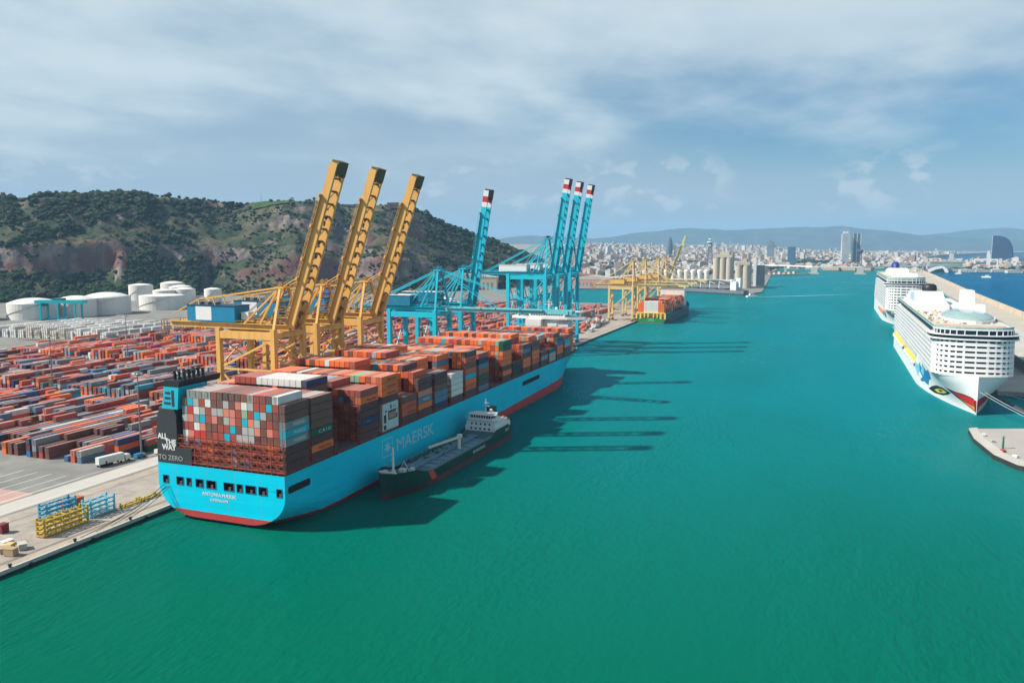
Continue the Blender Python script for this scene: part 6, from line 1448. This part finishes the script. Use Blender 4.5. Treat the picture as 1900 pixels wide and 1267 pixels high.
x, y = at(9.35, 4150); t = thing('portal_frame', 'wide white portal frame building before the sail shaped hotel', 'building', (x, y, 2), R(-12)); m_ = MB(); m_.box(-46, 46, -8, 8, 34, 40); m_.box(-46, -41, -8, 8, 0, 34); m_.box(41, 46, -8, 8, 0, 34); m_.build('frame', white, t); MB().box(-38, 38, -6, 6, 0, 26).build('glass_wall', bgm, t)
x, y = at(7.3, 3620); t = thing('marina_building', 'green glass marina building on the spit', 'building', (x, y, 2), R(-10)); MB().box(-60, 50, -15, 15, 0, 34).build('wall', facade('facade_green', (130, 158, 152), (84, 122, 120), 5, 4), t); MB().box(-62, 52, -17, 17, 34, 36).build('roof', pale, t)
x, y = at(6.6, 3340); t = thing('shell_building', 'white curved shell roof building at the tip of the spit', 'building', (x, y, 2), R(-8)); m_ = MB(); m_.prismy([(-50, 0), (-30, 9), (0, 20), (24, 24), (40, 14), (46, 0)], -14, 14); m_.build('shell_roof', clean_white, t); m_ = MB(); m_.prismy([(-16, .5), (6, 12), (26, 16), (34, .5)], -14.3, -14.05); m_.build('window', glass, t)
for k in range(7):
    x, y = at(5.9 + k*.82, 3420 + 40*(k % 3)); hall('low white shed on the spit, %s from the left' % ordn(k+1), x, y, 50, 26, 9, offw, clean_white if k % 2 else pale, 10, 'sheds on the spit')
# low swing bridge
t = thing('harbour_bridge', 'long low white bridge crossing the harbour between two piers', 'bridge', (0, 0, 0))
m_ = MB(); BP_ = [(-150, 3180), (60, 2990), (162, 2840), (312, 2860), (470, 3000), (640, 3260)]
for (xa, ya), (xb, yb) in zip(BP_, BP_[1:]): m_.beam((xa, ya, 25), (xb, yb, 25), 14, 4)
m_.build('bridge_deck', clean_white, t)
for x, y in ((162, 2840), (312, 2860)):
    m_ = MB(); m_.prism([(x-11, y-9), (x+11, y-9), (x+11, y+9), (x-11, y+9)], 4, 20); m_.prism([(x-18, y-13), (x+18, y-13), (x+18, y+13), (x-18, y+13)], -1, 4); m_.box(x - 15, x + 15, y - 9, y + 9, 20, 22.9); m_.build('pier', pale, t)
for x, y in ((60, 2990), (-60, 3099), (400, 2938), (540, 3105)): MB().box(x-4, x+4, y-4, y+4, -1, 22.9).build('pier', pale, t)
m_ = MB(); m_.prism([(-40, 2560), (16, 2560), (150, 2770), (140, 2800), (20, 2720), (-60, 2700)], -1, 3.2); tag(m_.build('inner_mole', mat('mole_stone', (150, 136, 130), .9, .25, .05)), kind='structure')
for i in range(9): hall('small pale shed on the low mole before the bridge, %s from its root' % ordn(i+1), -20 + i*15, 2590 + i*19, 9, 14, 5 + (i % 3)*2, offw if i % 2 else tan, roofs[i % 2], 30, 'sheds on the low mole')
for i in range(5):
    x, y = at(.6 + i*.5, 3480 + 20*(i % 2)); hall('red roofed harbour hall behind the bridge, %s from the left' % ordn(i+1), x, y, 60, 30, 12, mat('shed_ochre', (206, 168, 132), .8, .1), roofs[0], -20, 'red roofed halls')
# mountains in the far haze
mm_ = mat('mountain_scrub', (76, 86, 82), .95, .2, .0016, dirt=(104, 104, 98), dirt_amt=.5, spec=.1)
def range_(name, tab, dist, depth):
    vs, fs = [], []; na, nv = 200, 14
    for i in range(na + 1):
        az = tab[0][0] + (tab[-1][0] - tab[0][0])*i/na; zr = lerp_tab(tab, az)*.86*dist + 94
        for j in range(nv + 1):
            v = j/nv; z = -20 + (zr + 20)*(1 - abs(v - .62)/.62)**.9 if v < .62 else -20 + (zr+20)*max(0, 1 - (v-.62)/.38)
            z += 26*fbm(az*.5, v*2.4, dist*.001)*min(1, v*4)*(1 if v < .8 else 0); d = dist - depth*.62 + depth*v
            vs.append((CAM.x + d*math.sin(R(az)), CAM.y + d*math.cos(R(az)), z))
    for i in range(na):
        for j in range(nv): k_ = i*(nv+1)+j; fs.append((k_, k_+1, k_+nv+2, k_+nv+1))
    m_ = MB(); m_.add(vs, fs); tag(m_.build(name, mm_, smooth=True), kind='structure')
range_('mountain_range', [(-34, .004), (-24, .006), (-20.5, .0165), (-18, .017), (-15.3, .012), (-12.5, .021), (-9.4, .0275), (-6, .026), (-4.4, .0265), (-1, .0285), (1, .029), (3.4, .024), (6, .015), (12, .008), (18, .003)], 17000, 3000)
range_('mountain_range', [(3, .004), (5.4, .0165), (8, .022), (10.1, .0252), (12.5, .021), (16, .012), (24, .002)], 20000, 3000)
# ------------------------------------------------------------------ containers: the largest in view as objects, the rest as one mass
from collections import defaultdict
cell = {}
for i, c in enumerate(CREG): cell.setdefault((round(c['x']*2), round(c['y']/2), round(c['z']*2)), i)
grid = defaultdict(list)
for i, c in enumerate(CREG): grid[(int(c['x']//4), int(c['y']//16), round(c['z']/TH, 1))].append(i)
import numpy as np
rot = cam.rotation_euler.to_matrix(); RI = rot.transposed(); FP = 1497.7
def px(x, y, z):
    q = RI @ (Vector((x, y, z)) - CAM); return (950 + FP*q.x/-q.z, 633.5 - FP*q.y/-q.z, -q.z)
def has(x, y, z):
    for dx in (0, -1, 1):
        for dy in (0, -1, 1):
            for z_ in (round(z/TH, 1), round(z/TH + .1, 1), round(z/TH - .1, 1)):
                for j in grid.get((int(x//4) + dx, int(y//16) + dy, z_), ()):
                    c = CREG[j]
                    if abs(c['x'] - x) < 1.1 and abs(c['y'] - y) < c['L']/2 and abs(c['z'] - z) < 1: return True
    return False
keep = []
SHIPPOLY = [(330, 720), (545, 625), (600, 655), (745, 640), (1085, 600), (1085, 655), (525, 890), (330, 880)]
for i, c in enumerate(CREG):
    x, y, z = c['x'], c['y'], c['z']; gp = 2.53 if 'yard' not in c['group'] and 'refrig' not in c['group'] else (3.8 if 'yard' in c['group'] else 3.4); yp = 12.9 if 'yard' in c['group'] else 15.5
    top = not has(x, y, z + TH); sb = not has(x + gp, y, z); af = not has(x, y - yp, z); pt = not has(x - gp, y, z); fw = not has(x, y + yp, z)
    if 'yard' in c['group'] or 'refrig' in c['group']: sb = pt = True
    if not (top or sb or af or pt or fw): continue
    X, Y_, D = px(x, y, z + 1.4); k = FP/D; sc = 0
    on = -20 < X < 1920
    if on:
        vx, vy = (CAM.x - x)/math.hypot(CAM.x - x, CAM.y - y), (CAM.y - y)/math.hypot(CAM.x - x, CAM.y - y)
        if sb: sc += c['L']*TH*max(0, vx)
        if af: sc += CW*TH*max(0, -vy)
        if top: sc += c['L']*CW*(CAM.z - z)/D
        sc *= k*k
        if c['group'] != 'containers stacked on the blue ship' and inside(X, Y_, SHIPPOLY): sc *= .05
        if 'yard' in c['group'] and not top:
            sc *= .45      # mostly hidden by the next row
    keep.append((sc, i))
keep.sort(reverse=True)
LOGO = {'M': ('MAERSK', (232, 238, 240), 1.5, 1.25), 'H': ('Hapag-Lloyd', (110, 52, 30), 1.3, 1.15), 'G': ('C A I U', (230, 236, 230), 1.7, 1.4), 'C': ('CMA CGM', (220, 224, 232), 1.3, 1.2), 'L': ('', None, 0, 0), 's': ('COSCO', (170, 180, 200), .9, 1.0), 'W': ('', None, 0, 0)}
mass = MB()
LIM = 298
for n_, (sc, i) in enumerate(keep):
    c = CREG[i]
    if n_ < LIM:
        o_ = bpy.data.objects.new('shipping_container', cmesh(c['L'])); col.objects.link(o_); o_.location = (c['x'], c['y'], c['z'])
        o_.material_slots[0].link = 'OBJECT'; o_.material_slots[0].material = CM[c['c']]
        tag(o_, '%s container, %s' % (c['c'], c['where']), 'container', c['group'])
        if c['txt']:
            s_, rgb, sz, sx_ = LOGO[c['txt']]
            if s_:
                tx = text(s_, 'lettering', mat('container_lettering_' + c['txt'], rgb, .6, .05), o_, sz, (CW/2 + .012, -2.4, .75), (R(90), 0, R(90)), sx=sx_, ext=.01)
            else:
                sgm = MB()
                if c['txt'] == 'W': sgm.box(CW/2 + .005, CW/2 + .03, -2, 2.4, -1.2, 2.2)
                else:
                    if c['L'] > 8: sgm.box(CW/2 + .005, CW/2 + .02, -1.6, 1.6, 1.0, 1.7)
                    else: sgm.box(CW/2 + .005, CW/2 + .02, .6, 2, 1.2, 1.8)
                sgm.build('company_plate', clean_white if c['txt'] == 'W' else mat('faded_plate', (196, 190, 186), .6, .1), o_)
    else:
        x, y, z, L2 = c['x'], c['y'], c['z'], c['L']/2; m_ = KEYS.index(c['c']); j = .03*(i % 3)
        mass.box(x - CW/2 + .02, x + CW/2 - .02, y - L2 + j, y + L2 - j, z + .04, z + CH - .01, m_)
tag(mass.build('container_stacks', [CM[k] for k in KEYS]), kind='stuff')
# ------------------------------------------------------------------ haze
hz = MB(); hz.box(-14000, 14000, -3200, 24500, -6, 760)
vm = bpy.data.materials.new('haze_air'); vm.use_nodes = True; t = vm.node_tree; t.nodes.clear(); pv = t.nodes.new('ShaderNodeVolumePrincipled'); ov = t.nodes.new('ShaderNodeOutputMaterial')
pv.inputs['Color'].default_value = (.34, .64, .95, 1); pv.inputs['Density'].default_value = 5.6e-5; pv.inputs['Anisotropy'].default_value = .0
t.links.new(pv.outputs[0], ov.inputs['Volume']); tag(hz.build('haze', vm), kind='stuff')
